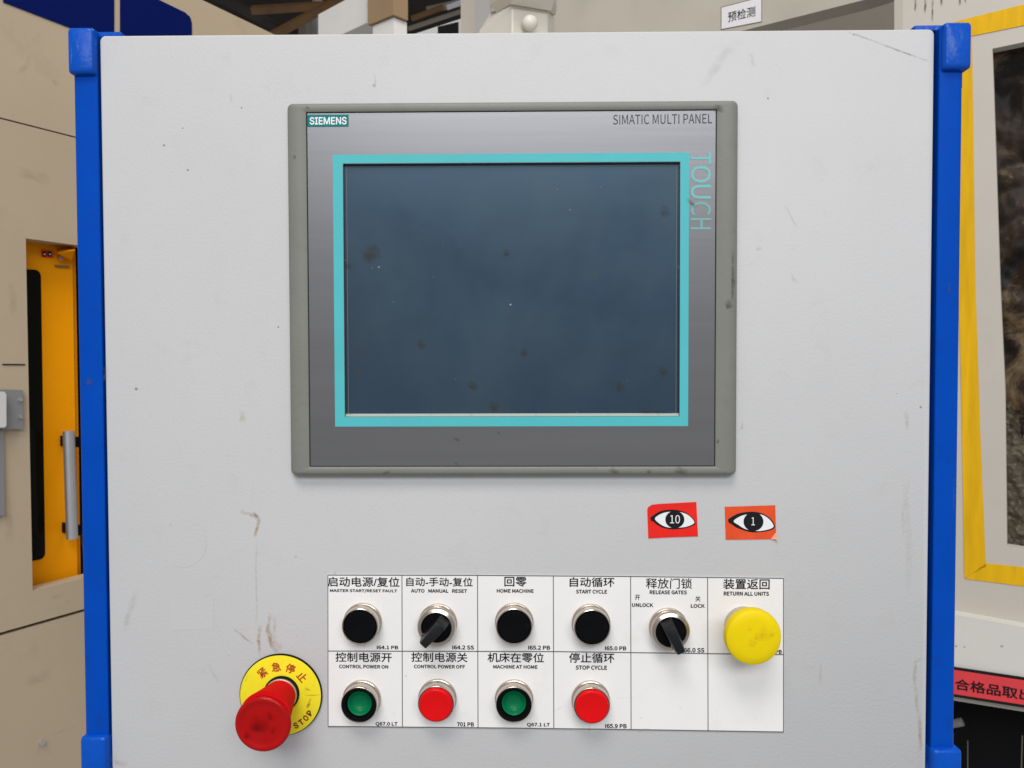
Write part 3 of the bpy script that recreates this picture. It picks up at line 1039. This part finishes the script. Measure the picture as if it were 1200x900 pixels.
print_px('SIEMENS', 362.8, 406.3, 137.2, 145.9, fy - 0.0006, M_white, hmi, weight=0.02, face='Inter.woff2')
print_px('SIMATIC MULTI PANEL', 718.5, 834.5, 134.2, 144.8, fy - 0.0002, M_ink2, hmi, weight=0.0, ang=R(0.3))
M_turq_worn = mat('worn_turquoise_lettering', (0.17, 0.36, 0.37), 0.5, dirt=(0.24, 0.25, 0.26), dirt_amt=1.0, dirt_scale=150)
for ch, ya, yb, m_ in (('T', 178.5, 192.5, M_turq_txt), ('O', 194, 214.5, M_turq_txt), ('U', 216.5, 233, M_turq_txt), ('C', 236, 253, M_turq_worn), ('H', 255.5, 269, M_turq_worn)):
    c = pp(821.3, (ya + yb) / 2, fy - 0.0002)
    lettering(ch, c, X, Z, (pp(821, ya, fy) - pp(821, yb, fy)).length, pp(833.5, 200, fy).x - pp(809.5, 200, fy).x, m_, hmi, ang=R(-90), weight=0.004)
# marks on the display
cscrew = pp(345, 183.5, -0.0082)
obj('rivet_hole', lathe(cscrew.x, cscrew.z, [(0.0012, 0.0001), (0.0012, 0.0003), (0.0007, 0.0003)], 14, y0=-0.0081), M_greydark, hmi)
for pxs, w, m, yy in (([(430, 288), (440, 306)], 20, M_st_oil, scy - 0.0004), ([(401, 310), (413, 313)], 8, M_st_oil, scy - 0.0004), ([(489, 398), (497, 408)], 9, M_st_oil, scy - 0.0004),
                      ([(573, 472), (584, 480)], 12, M_st_oil, scy - 0.0004), ([(612, 408), (616, 418)], 7, M_st_oil, scy - 0.0004), ([(722, 448), (730, 458)], 10, M_st_oil, scy - 0.0004),
                      ([(748, 482), (792, 489)], 9, M_st_oil, scy - 0.0004), ([(590, 294), (597, 299)], 7, M_st_oil, scy - 0.0004), ([(548, 448), (560, 456)], 9, M_st_oil, scy - 0.0004),
                      ([(774, 240), (784, 254)], 12, M_st_grime2, scy - 0.0004), ([(772, 432), (782, 438)], 8, M_st_oil, scy - 0.0004), ([(414, 431), (424, 436)], 4, M_st_dark, scy - 0.0004),
                      ([(804, 233), (808, 236), (812, 239), (815, 243)], 5, M_st_dark, fy - 0.0005), ([(531, 513), (539, 516)], 4, M_st_dark, fy - 0.0003),
                      ([(582, 506), (586, 508)], 3, M_st_dark, fy - 0.0003), ([(532, 542), (537, 544)], 3, M_st_dark, fy - 0.0003),
                      ([(714, 549), (726, 555)], 8, M_st_oil, -0.0085), ([(790, 549), (806, 555)], 9, M_st_oil, -0.0085), ([(757, 551), (764, 554)], 5, M_st_oil, -0.0085),
                      ([(448, 555), (458, 552)], 4, M_st_oil, -0.0085), ([(836, 124), (848, 130)], 9, M_st_oil, -0.0085), ([(852, 352), (856, 362)], 8, M_st_oil, -0.0085),
                      ([(839, 516), (843, 518)], 5, M_st_oil, -0.0085), ([(357, 124), (363, 127)], 4, M_st_oil, -0.0085), ([(858, 290), (859, 330), (858, 356)], 5, M_st_oil, -0.0080)):
    stain(pxs, w, m, hmi, yy, 'smear', 4, 0.4)
for (x, y, r_) in ((436, 314, 1.2), (444, 313, 1.6), (598, 357, 1.9), (461, 354, 1.2), (653, 222, 1.2), (668, 246, 1.3), (615, 208, 0.9), (795, 313, 1.3), (404, 305, 1.2), (704, 219, 1.0), (508, 325, 0.9), (735, 446, 0.8), (676, 483, 0.9), (534, 444, 0.9)):
    c = pp(x, y, scy - 0.0002)
    b = bmesh.new()
    bmesh.ops.create_circle(b, cap_ends=True, segments=7, radius=r_ * 0.00042)
    bmesh.ops.rotate(b, verts=b.verts, cent=(0, 0, 0), matrix=Matrix.Rotation(R(90), 3, 'X'))
    for v in b.verts:
        v.co = Vector((v.co.x * random.uniform(0.6, 1.4), 0, v.co.z * random.uniform(0.6, 1.4))) + c
    obj('dust_speck', b, M_seal if r_ < 1.4 else M_zinc, hmi)

# ------------------------------------------------------------------ legend sheet with its grid and lettering
py_ = -0.0008
plate_q = [(383.6, 673.2), (560, 673.8), (739, 675.0), (918.6, 677.2), (918.6, 858.4), (739, 855.4), (560, 853.3), (384, 851.8)]
b = extrude_poly([pp(x, y, py_) for x, y in plate_q], Vector((0, 0.0007, 0)))
plate = obj('legend_sheet', b, M_plate, cab)


def line(x0, y0, x1, y1, w=1.1, m=M_ink):
    a, b_ = pp(x0, y0, py_ - 0.0001), pp(x1, y1, py_ - 0.0001)
    d = (b_ - a).normalized()
    s = Vector((-d.z, 0, d.x)) * w * 0.000316
    bm = bmesh.new()
    vs = [bm.verts.new(p) for p in (a - s, b_ - s, b_ + s, a + s)]
    bm.faces.new(vs)
    o = obj('grid_line', bm, m, plate)
    if o.data.polygons[0].normal.y > 0:
        o.data.polygons[0].flip()


M_line = mat('grey_print', (0.10, 0.10, 0.105), 0.6)
for x, yt, yb in ((471, 673.8, 852.6), (559.6, 674.4, 853.2), (648.4, 675, 854.2), (739, 675.6, 855.6), (829.2, 676.6, 857)):
    line(x, yt, x + 0.6, yb, 1.0, M_line)
for a_, b_ in (((384, 673.9), (560, 674.3)), ((560, 674.3), (739, 675.6)), ((739, 675.6), (918.4, 677.8)), ((384, 763), (648, 763.6)), ((648, 763.6), (918.4, 767.2)),
               ((384, 851.3), (560, 852.8)), ((560, 852.8), (739, 854.9)), ((739, 854.9), (918.4, 857.8))):
    line(*a_, *b_, 1.2, M_line)
line(384.2, 674, 384.5, 851.5, 0.9, M_line)
line(918.1, 678, 918.1, 858, 0.9, M_line)


def T(s, ox, x0, x1, y0, y1, m, w):
    print_px(s, ox + x0 / 4, ox + x1 / 4, 650 + y0 / 4, 650 + y1 / 4, py_ - 0.00012, m, plate, weight=w, ang=R(-0.3), face=LATIN)


CN, EN, CD = 0.015, 0.016, 0.014
for s, ox, x0, x1, y0, y1, m, w in (
        ('启动电源/复位', 370, 55, 393, 104, 151, M_ink, CN), ('MASTER START/RESET FAULT', 370, 66, 382, 161, 179, M_inkfaint, EN), ('I64.1 PB', 370, 286, 387, 426, 444, M_ink, CD),
        ('自动-手动-复位', 370, 424, 736, 106, 149, M_ink, CN), ('AUTO   MANUAL   RESET', 370, 446, 710, 161, 179, M_inkfaint, EN), ('I64.2 SS', 370, 640, 742, 425, 445, M_ink, CD),
        ('回零', 370, 884, 989, 104, 150, M_ink, CN), ('HOME MACHINE', 370, 848, 1022, 161, 179, M_inkfaint, EN), ('I65.2 PB', 370, 996, 1099, 426, 446, M_ink, CD),
        ('自动循环', 640, 110, 320, 106, 152, M_ink, CN), ('START CYCLE', 640, 140, 286, 164, 183, M_inkfaint, EN), ('I65.0 PB', 640, 276, 376, 429, 449, M_ink, CD),
        ('释放门锁', 640, 468, 684, 110, 160, M_ink, CN * 0.6), ('RELEASE GATES', 640, 485, 660, 167, 186, M_inkfaint, EN), ('开', 640, 416, 440, 188, 213, M_ink, CN), ('UNLOCK', 640, 402, 502, 227, 246, M_inkfaint, EN),
        ('关', 640, 699, 724, 194, 220, M_ink, CN), ('LOCK', 640, 678, 744, 231, 250, M_inkfaint, EN), ('I66.0 SS', 640, 638, 742, 437, 459, M_ink, CD),
        ('装置返回', 640, 830, 1048, 113, 163, M_ink, CN), ('RETURN ALL UNITS', 640, 832, 1045, 173, 193, M_inkfaint, EN), ('PB', 640, 1076, 1105, 446, 465, M_ink, CD),
        ('控制电源开', 370, 92, 357, 458, 504, M_ink, CN), ('CONTROL POWER ON', 370, 109, 340, 516, 534, M_inkfaint, EN), ('Q67.0 LT', 370, 280, 384, 784, 806, M_ink, CD),
        ('控制电源关', 370, 448, 712, 458, 504, M_ink, CN), ('CONTROL POWER OFF', 370, 460, 700, 516, 534, M_inkfaint, EN), ('701 PB', 370, 662, 742, 785, 806, M_ink, CD),
        ('机床在零位', 370, 805, 1070, 459, 506, M_ink, CN), ('MACHINE AT HOME', 370, 832, 1040, 517, 535, M_inkfaint, EN), ('Q67.1 LT', 370, 990, 1098, 788, 809, M_ink, CD),
        ('停止循环', 640, 107, 320, 460, 508, M_ink, CN), ('STOP CYCLE', 640, 138, 286, 519, 540, M_inkfaint, EN), ('I65.9 PB', 640, 277, 378, 793, 814, M_ink, CD)):
    T(s, ox, x0, x1, y0, y1, m, w)
for (x0, y0, x1, y1, w, m) in ((746, 858, 762, 853, 3, M_st_pale), (750, 841, 753, 842, 2.4, M_st_pale), (474, 792, 477, 793, 1.6, M_st_dark), (775, 811, 778, 812, 1.6, M_st_grey),
                              (795, 826, 799, 833, 2, M_st_grey), (648, 834, 664, 826, 1.5, M_st_grey), (720, 819, 745, 818, 1.2, M_st_grey), (461, 835, 463, 838, 2, M_st_pale), (690.5, 851, 690.8, 857, 1.2, M_st_dark)):
    stain([(x0, y0), ((x0 + x1) / 2, (y0 + y1) / 2 - 0.6), (x1, y1)], w, m, plate, py_ - 0.0003, 'smear', 3, 0.2)

# ------------------------------------------------------------------ push buttons and switches
HB = 0.0122


def control(name, px, py, h, label):
    c = pp(px, py, -h)
    o = bpy.data.objects.new(name, None)
    o.empty_display_size = 0.02
    COL.objects.link(o)
    WORLD_ORG[o.name] = Vector((c.x, 0, c.z))
    o.parent = cab
    o.location = WORLD_ORG[o.name] - WORLD_ORG['control_cabinet']
    o['label'] = label
    return o, c.x, c.z


def bezel(o, cx, cz, rin, wide=False):
    prof = [(0.0138, 0.0006), (0.0143, 0.0009), (0.0144, 0.0026), (0.0142, 0.0032), (0.0137, 0.0035), (0.0134, 0.0040), (0.0135, 0.0046)]
    if wide:
        prof += [(0.01395, 0.0082), (0.0141, 0.0092), (0.0143, 0.0100), (0.0142, 0.0108), (0.0136, 0.0118), (rin + 0.0006, HB + 0.0008), (rin, HB + 0.0004), (rin, 0.006)]
    else:
        prof += [(0.0136, 0.0095), (0.01355, 0.0112), (0.0133, 0.0119), (0.0129, HB), (rin + 0.0003, HB), (rin, HB - 0.0004), (rin, 0.006)]
    return obj('bezel_ring', lathe(cx, cz, prof, 64, cap0=False, cap1=False), M_nickel, o, smooth=28)


def push_button(px, py, label):
    o, cx, cz = control('push_button', px, py, HB, label)
    bezel(o, cx, cz, 0.0124)
    obj('button_cap', lathe(cx, cz, [(0.0119, 0.006), (0.0119, 0.0113), (0.0116, 0.0118), (0.0100, 0.0119), (0.005, 0.0117), (0, 0.0116)], 56, cap0=False), M_black, o, smooth=25)


def red_button(px, py, label):
    o, cx, cz = control('push_button', px, py, 0.0150, label)
    bezel(o, cx, cz, 0.0128)
    obj('button_cap', lathe(cx, cz, [(0.0124, 0.006), (0.0124, 0.0132), (0.0122, 0.0141), (0.0117, 0.0147), (0.0109, 0.0150), (0.0100, 0.0149), (0.006, 0.0146), (0, 0.0145)], 56, cap0=False), M_red, o, smooth=30)


def lamp_button(px, py, label):
    o, cx, cz = control('illuminated_push_button', px, py, HB, label)
    bezel(o, cx, cz, 0.0128)
    obj('guard_ring', lathe(cx, cz, [(0.0127, 0.006), (0.0127, 0.0117), (0.0121, 0.0121), (0.0106, 0.0119), (0.0094, 0.0100), (0.0092, 0.0060)], 56, cap0=False, cap1=False), M_black, o, smooth=30)
    obj('lens', lathe(cx, cz, [(0.0092, 0.004), (0.0091, 0.0094), (0.0088, 0.0099), (0.0083, 0.0096), (0.0074, 0.0076), (0.006, 0.0060), (0.004, 0.0050), (0.002, 0.0045), (0, 0.0043)], 48, cap0=False), M_green, o, smooth=40)


def selector(px, py, ang, label):
    """ang: degrees the lever points, clockwise from straight down seen from the front is negative x"""
    o, cx, cz = control('selector_switch', px, py, HB, label)
    bezel(o, cx, cz, 0.0108, True)
    obj('knob_disc', lathe(cx, cz, [(0.0107, 0.006), (0.0107, 0.0112), (0.0103, 0.0117), (0, 0.0119)], 48, cap0=False), M_black, o, smooth=30)
    a = R(ang)
    u = Vector((math.sin(a), 0, -math.cos(a)))       # along the lever
    s = Vector((u.z, 0, -u.x))
    nrm = Vector((0, -1, 0))
    c = Vector((cx, 0, cz))
    P = []
    for uu, hh, ww in ((-0.0104, 0.0123, 0.0047), (-0.0068, 0.0238, 0.0040), (0.0125, 0.0248, 0.0029), (0.0132, 0.0205, 0.0032), (0.0106, 0.0123, 0.0047)):
        P.append((c + u * uu + nrm * hh - s * ww, c + u * uu + nrm * hh + s * ww))
    b = bmesh.new()
    v = [(b.verts.new(p), b.verts.new(q)) for p, q in P]
    n = len(v)
    for i in range(n):
        j = (i + 1) % n
        b.faces.new((v[i][0], v[i][1], v[j][1], v[j][0]))
    b.faces.new([q[0] for q in v])
    b.faces.new([q[1] for q in v][::-1])
    bmesh.ops.recalc_face_normals(b, faces=b.faces)
    bevel(b, 0.0007, 2)
    obj('lever', b, M_lever, o, smooth=30)


push_button(421.7, 734.5, 'black flush push button in the first cell of the top row')
selector(511.3, 735.5, -43, 'black selector switch with its lever turned to the lower left')
push_button(602.5, 734.5, 'black flush push button in the home machine cell')
push_button(694.0, 735.8, 'black flush push button in the start cycle cell')
selector(786.3, 740.5, 25, 'black selector switch with its lever pointing down between unlock and lock')
lamp_button(420.6, 826.4, 'green illuminated push button in the control power on cell')
red_button(510.4, 827.2, 'red push button in the control power off cell')
lamp_button(602.2, 826.0, 'green illuminated push button in the machine at home cell')
red_button(694.0, 829.2, 'red push button in the stop cycle cell')

# yellow mushroom button
MUSH, cx, cz = control('mushroom_button', 883.3, 747.3, 0.027, 'yellow mushroom push button at the right end of the legend sheet')
obj('bezel_ring', lathe(cx, cz, [(0.0136, 0.0006), (0.0142, 0.0010), (0.01425, 0.0032), (0.0138, 0.0050), (0.0136, 0.0100), (0.0130, 0.0118), (0.0110, 0.012)], 56, cap0=False), M_nickel, MUSH, smooth=30)
obj('stem', lathe(cx, cz, [(0.0095, 0.0118), (0.0095, 0.0200)], 32), M_black, MUSH, smooth=30)
obj('mushroom_head', lathe(cx, cz, [(0.0100, 0.0185), (0.0185, 0.0190), (0.0198, 0.0200), (0.0201, 0.0220), (0.0200, 0.0250), (0.0193, 0.0270), (0.0178, 0.0280), (0.0130, 0.0287), (0.006, 0.0290), (0, 0.0291)], 72), M_yellow, MUSH, smooth=35)
yc = (cx, cz)

# emergency stop
dc = pp(328.9, 814.7, -0.0018)
o = bpy.data.objects.new('emergency_stop', None)
COL.objects.link(o)
o.empty_display_size = 0.02
WORLD_ORG[o.name] = Vector((dc.x, 0, dc.z))
o.parent = cab
o.location = WORLD_ORG[o.name] - WORLD_ORG['control_cabinet']
o['label'] = 'red emergency stop mushroom on a round yellow label'
es = o
obj('label_rim', lathe(dc.x, dc.z, [(0.0310, 0.0002), (0.0312, 0.0012), (0.0310, 0.0017)], 96), M_dark, es, smooth=30)
obj('label_disc', lathe(dc.x - 0.0001, dc.z - 0.0002, [(0.0303, 0.0015), (0.0304, 0.0019), (0.0302, 0.0020)], 96), M_edisc, es, smooth=30)
ty = -0.0022
for ch, ang in (('紧', -38.0), ('急', -8.2), ('停', 20.8), ('止', 49.5)):
    r_ = 0.0218
    a = R(ang)
    O = Vector((dc.x + r_ * math.sin(a), ty, dc.z + r_ * math.cos(a)))
    lettering(ch, O, X, Z, 0.0070, 0.0070, M_redink, es, ang=-a, weight=0.02)
for ch, ang in (('S', 153.5), ('T', 143), ('O', 132.3), ('P', 121.5)):
    r_ = 0.0255
    a = R(ang)
    O = Vector((dc.x + r_ * math.sin(a), ty, dc.z + r_ * math.cos(a)))
    lettering(ch, O, X, Z, 0.0036, 0.0046, M_brownink, es, ang=math.pi - a, weight=0.03, face='Inter.woff2')
stain([(356, 814.5), (366, 814.7), (376, 814.2)], 1.6, M_st_dark, es, -0.0023, 'smear', 3, 0.1)
for pxs, w, m in (([(364, 818), (362, 825), (360, 830)], 4, M_st_oil), ([(356, 806), (364, 809)], 3, M_st_oil), ([(290, 790), (287, 800)], 4, M_st_pale)):
    stain(pxs, w, m, es, -0.0024, 'smear', 3, 0.4)
# collar, flared neck, head
nc = (dc.x + 0.0010, dc.z + 0.0016)
obj('mounting_collar', lathe(*nc, [(0.0132, 0.0019), (0.0134, 0.0034), (0.0126, 0.0044), (0.0112, 0.0046)], 56), M_dark, es, smooth=30)
obj('inner_collar', lathe(*nc, [(0.0122, 0.0040), (0.0122, 0.0062), (0.0112, 0.0066)], 56), M_nickel_d, es, smooth=30)
obj('flared_neck', lathe(*nc, [(0.0113, 0.0050), (0.0122, 0.0095), (0.0146, 0.0235), (0.0168, 0.0350), (0.0179, 0.0402)], 64), M_eneck, es, smooth=30)
hc = pp(307.4, 849.4, -0.0430)
nx, nz = hc.x, hc.z
obj('mushroom_head', lathe(nx, nz, [(0.0172, 0.0392), (0.0188, 0.0396), (0.0195, 0.0401), (0.0197, 0.0408), (0.0195, 0.0419), (0.0187, 0.0428), (0.0175, 0.0433), (0.0162, 0.0430), (0.0150, 0.0424), (0.0135, 0.0421), (0.0120, 0.0422), (0.006, 0.0421), (0, 0.0420)], 80), M_ered, es, smooth=50)

for pxs, w in (([(292, 846), (302, 852), (316, 848)], 16), ([(286, 858), (292, 866)], 8), ([(312, 836), (320, 842)], 7), ([(318, 860), (322, 852)], 4)):
    stain(pxs, w, M_st_grime, es, -0.0437, 'smear', 4, 0.8)
for pxs, w in (([(891, 735), (897, 742), (893, 752)], 12), ([(884, 752), (878, 757)], 8), ([(903, 740), (908, 746)], 8), ([(876, 736), (882, 738)], 5), ([(884, 746), (889, 748)], 6)):
    stain(pxs, w, M_st_ymark, MUSH, -0.0294, 'smear', 4, 0.8)
for pxs, w, m in (([(101, 444), (108, 450)], 8, M_st_dark), ([(1112, 330), (1113, 344)], 3, M_st_dark), ([(96, 620), (97, 650)], 2, M_st_grey), ([(1118, 560), (1117, 600)], 2, M_st_grey)):
    stain(pxs, w, m, cab, -0.0013, 'smear', 4, 0.5)
for pxs, w in (([(1113, 36), (1117, 50), (1116, 66)], 6), ([(1125, 34), (1128, 48)], 4), ([(90, 46), (92, 60)], 3), ([(83, 50), (83, 76)], 2)):
    stain(pxs, w, M_st_wear, cab, -0.0061, 'smear', 4, 0.8)

# ------------------------------------------------------------------ stains and scratches on the front panel
for pxs, w, m in (
        ([(281, 598), (290, 602), (300, 604), (304, 611)], 5, M_st_brown), ([(304, 606), (302, 616), (298, 630)], 4.5, M_st_brown), ([(296, 600), (303, 606)], 4, M_st_oil),
        ([(300, 632), (300, 690), (301, 735)], 3, M_st_pale), ([(274, 737), (284, 745), (297, 755)], 3.2, M_st_brown), ([(305, 732), (303, 750), (304, 768)], 5, M_st_brown),
        ([(316, 716), (314, 740), (318, 757), (326, 766)], 5.5, M_st_brown), ([(312, 734), (320, 752), (332, 765)], 10, M_st_pale), ([(322, 720), (322, 744)], 5, M_st_pale),
        ([(243, 780), (250, 790), (257, 800)], 4, M_st_grey), ([(1086, 770), (1074, 775), (1072, 800), (1078, 850), (1079, 890)], 4.5, M_st_pale), ([(1073, 772), (1071, 800)], 4, M_st_pale), ([(1078, 840), (1080, 880)], 4, M_st_brown),
        ([(962, 775), (961, 805)], 3, M_st_pale), ([(872, 45), (850, 62), (832, 88), (822, 104)], 12, M_st_faint), ([(438, 84), (440, 96), (439, 101)], 2.4, M_st_pale), ([(436, 99), (441, 100)], 3, M_st_oil),
        ([(160, 690), (150, 722), (146, 742)], 9, M_st_grey), ([(124, 428), (124, 448)], 7, M_st_grey), ([(129, 886), (136, 893), (150, 897)], 8, M_st_pale),
        ([(1062, 480), (1064, 505)], 5, M_st_pale), ([(1060, 560), (1066, 640), (1064, 700)], 8, M_st_faint), ([(283, 480), (285, 495)], 9, M_st_pale), ([(926, 320), (934, 332)], 5, M_st_grey), ([(920, 240), (935, 268)], 2.5, M_st_pale),
        ([(880, 60), (884, 80)], 5, M_st_grey), ([(870, 494), (870, 504)], 4, M_st_pale), ([(885, 290), (893, 292)], 4, M_st_pale), ([(392, 670), (393, 676)], 2.4, M_st_brown), ([(1067, 556), (1058, 600), (1060, 640)], 5, M_st_faint),
        ([(348, 650), (346, 654)], 4, M_st_pale), ([(200, 612), (200, 617)], 3, M_st_pale), ([(270, 108), (272, 120)], 3, M_st_grey)):
    stain(pxs, w, m, panel)
stain([(990, 36), (1020, 46), (1056, 60), (1093, 73)], 1.4, M_st_dark, panel, name='scratch', sub=6, jit=0.2)
stain([(1000, 40), (1001, 40.4)], 2, M_st_dark, panel)
for _ in range(40):
    x, y = random.uniform(125, 1085), random.uniform(50, 895)
    if (330 < x < 870 and 112 < y < 566) or (378 < x < 925 and 668 < y < 862) or (270 < x < 382 and 760 < y < 890):
        continue
    c = pp(x, y, -0.00012)
    b = bmesh.new()
    uvl = None
    n = random.choice((5, 6, 7))
    r_ = random.choice((0.0002, 0.00022, 0.00025, 0.0003, 0.00035))
    vs = [b.verts.new(c + Vector((r_ * random.uniform(0.5, 1.3) * math.cos(2 * math.pi * k / n), 0, r_ * random.uniform(0.5, 1.3) * math.sin(2 * math.pi * k / n)))) for k in range(n)]
    b.faces.new(vs)
    obj('speck', b, random.choice((M_speck, M_speck, M_hmi, M_brown, M_cream)), panel)
for (x, y, r_) in ((159.5, 455.5, 0.0011), (192, 170, 0.0008), (214, 150, 0.0005), (283, 126, 0.0005), (220, 199, 0.0007), (900, 115, 0.0006), (326, 383, 0.0006), (1079, 477, 0.0008)):
    c = pp(x, y, -0.00016)
    obj('speck', lathe(c.x, c.z, [(r_, 0.0), (r_ * 0.8, 0.00012)], 8, y0=c.y), M_speck, panel)


# ghost patches left by removed stickers
def ghost(pts):
    b = bmesh.new()
    b.faces.new([b.verts.new(pp(x, y, -0.00008)) for x, y in pts])
    obj('residue_patch', b, M_ghost, panel)


M_ghost = mat('clean_patch', (0.531, 0.530, 0.531), 0.5, spec=0.18, bump=0.17, bscale=480)
ghost([(215 + 27 * math.cos(2 * math.pi * k / 40), 637 + 28 * math.sin(2 * math.pi * k / 40)) for k in range(40)])
ghost([(200, 702), (250, 700), (250, 737), (200, 739)])


# ================================================================== EYE STICKERS
def sticker(name, outline, m, eye, digit, dpx, label, curl=None):
    c = pp(sum(p[0] for p in outline) / len(outline), sum(p[1] for p in outline) / len(outline))
    root = empty(name, c, label, 'sticker', 'eye stickers on the cabinet front')
    b = extrude_poly([pp(x, y, -0.0005) for x, y in outline], Vector((0, 0.0003, 0)))
    paper = obj('paper', b, m, root)
    def sheet(P, y, nm, mm):
        P = [(740 + x / 6, 570 + z / 6) for x, z in P]
        n = len(P)
        Q = []
        for k in range(n):                      # rounded outline through the points
            a, b_, c_, d_ = P[k - 1], P[k], P[(k + 1) % n], P[(k + 2) % n]
            for t_ in (0, 0.25, 0.5, 0.75):
                Q.append(tuple(0.5 * (2 * b_[i] + (c_[i] - a[i]) * t_ + (2 * a[i] - 5 * b_[i] + 4 * c_[i] - d_[i]) * t_ ** 2 + (3 * b_[i] - a[i] - 3 * c_[i] + d_[i]) * t_ ** 3) for i in (0, 1)))
        b = bmesh.new()
        f = b.faces.new([b.verts.new(pp(x, z, y)) for x, z in Q])
        bmesh.ops.triangulate(b, faces=[f])
        obj(nm, b, mm, root)
    line_, white_, (ix, iy, rx, ry) = eye
    sheet(line_, -0.00060, 'eye_outline', M_ink)
    sheet(white_, -0.00068, 'eye_white', M_white)
    sheet([(ix + rx * math.cos(2 * math.pi * k / 14), iy + ry * math.sin(2 * math.pi * k / 14)) for k in range(14)], -0.00074, 'iris', M_ink)
    print_px(digit, *dpx, -0.0008, M_white, root, weight=0.0)
    return root


sticker('eye_sticker', [(758.6, 597), (760, 594), (764, 591.6), (772, 590.6), (816, 588.3), (818, 628.6), (786, 629.6), (759.8, 631)], M_stk_red,
        ([(130, 224), (165, 196), (205, 174), (260, 164), (320, 166), (372, 180), (412, 205), (440, 235), (450, 258), (440, 272), (400, 288), (340, 299), (280, 301), (222, 291), (178, 268), (152, 246), (134, 244), (146, 233)],
         [(165, 226), (200, 197), (245, 182), (310, 177), (370, 188), (412, 212), (440, 246), (434, 264), (380, 285), (300, 291), (240, 284), (195, 260)], (305, 233, 67, 61)), '10', (785.2, 796.8, 603.6, 613.4), 'bright red eye sticker numbered 10, left of the pair above the legend sheet')
sk = sticker('eye_sticker', [(849.5, 594), (908.5, 592.2), (909.5, 624), (909, 631.6), (883, 632.2), (850.6, 632.4)], M_stk_or,
             ([(678, 234), (720, 206), (762, 188), (840, 178), (902, 185), (950, 206), (990, 240), (1008, 276), (1000, 298), (960, 313), (900, 322), (840, 322), (780, 306), (732, 286), (702, 264), (684, 256), (704, 247)],
              [(718, 244), (760, 213), (802, 199), (860, 193), (922, 201), (970, 232), (998, 272), (990, 292), (940, 308), (880, 314), (802, 300), (752, 271)], (858, 248, 70, 66)), '1', (880.6, 884.6, 606.3, 615.5), 'faded orange red eye sticker numbered 1 with a curled lower corner')
b = bmesh.new()
A_ = [pp(903, 632, -0.0005), pp(909.3, 624, -0.0005)]
B_ = [pp(908, 632, -0.0016), pp(911, 629, -0.0016)]
C2 = pp(911.6, 633.4, -0.0026)
va = [b.verts.new(p) for p in A_ + B_ + [C2]]
b.faces.new((va[0], va[2], va[3], va[1]))
b.faces.new((va[2], va[4], va[3]))
obj('curled_corner', b, mat('sticker_back_paper', (0.72, 0.33, 0.20), 0.6), sk)
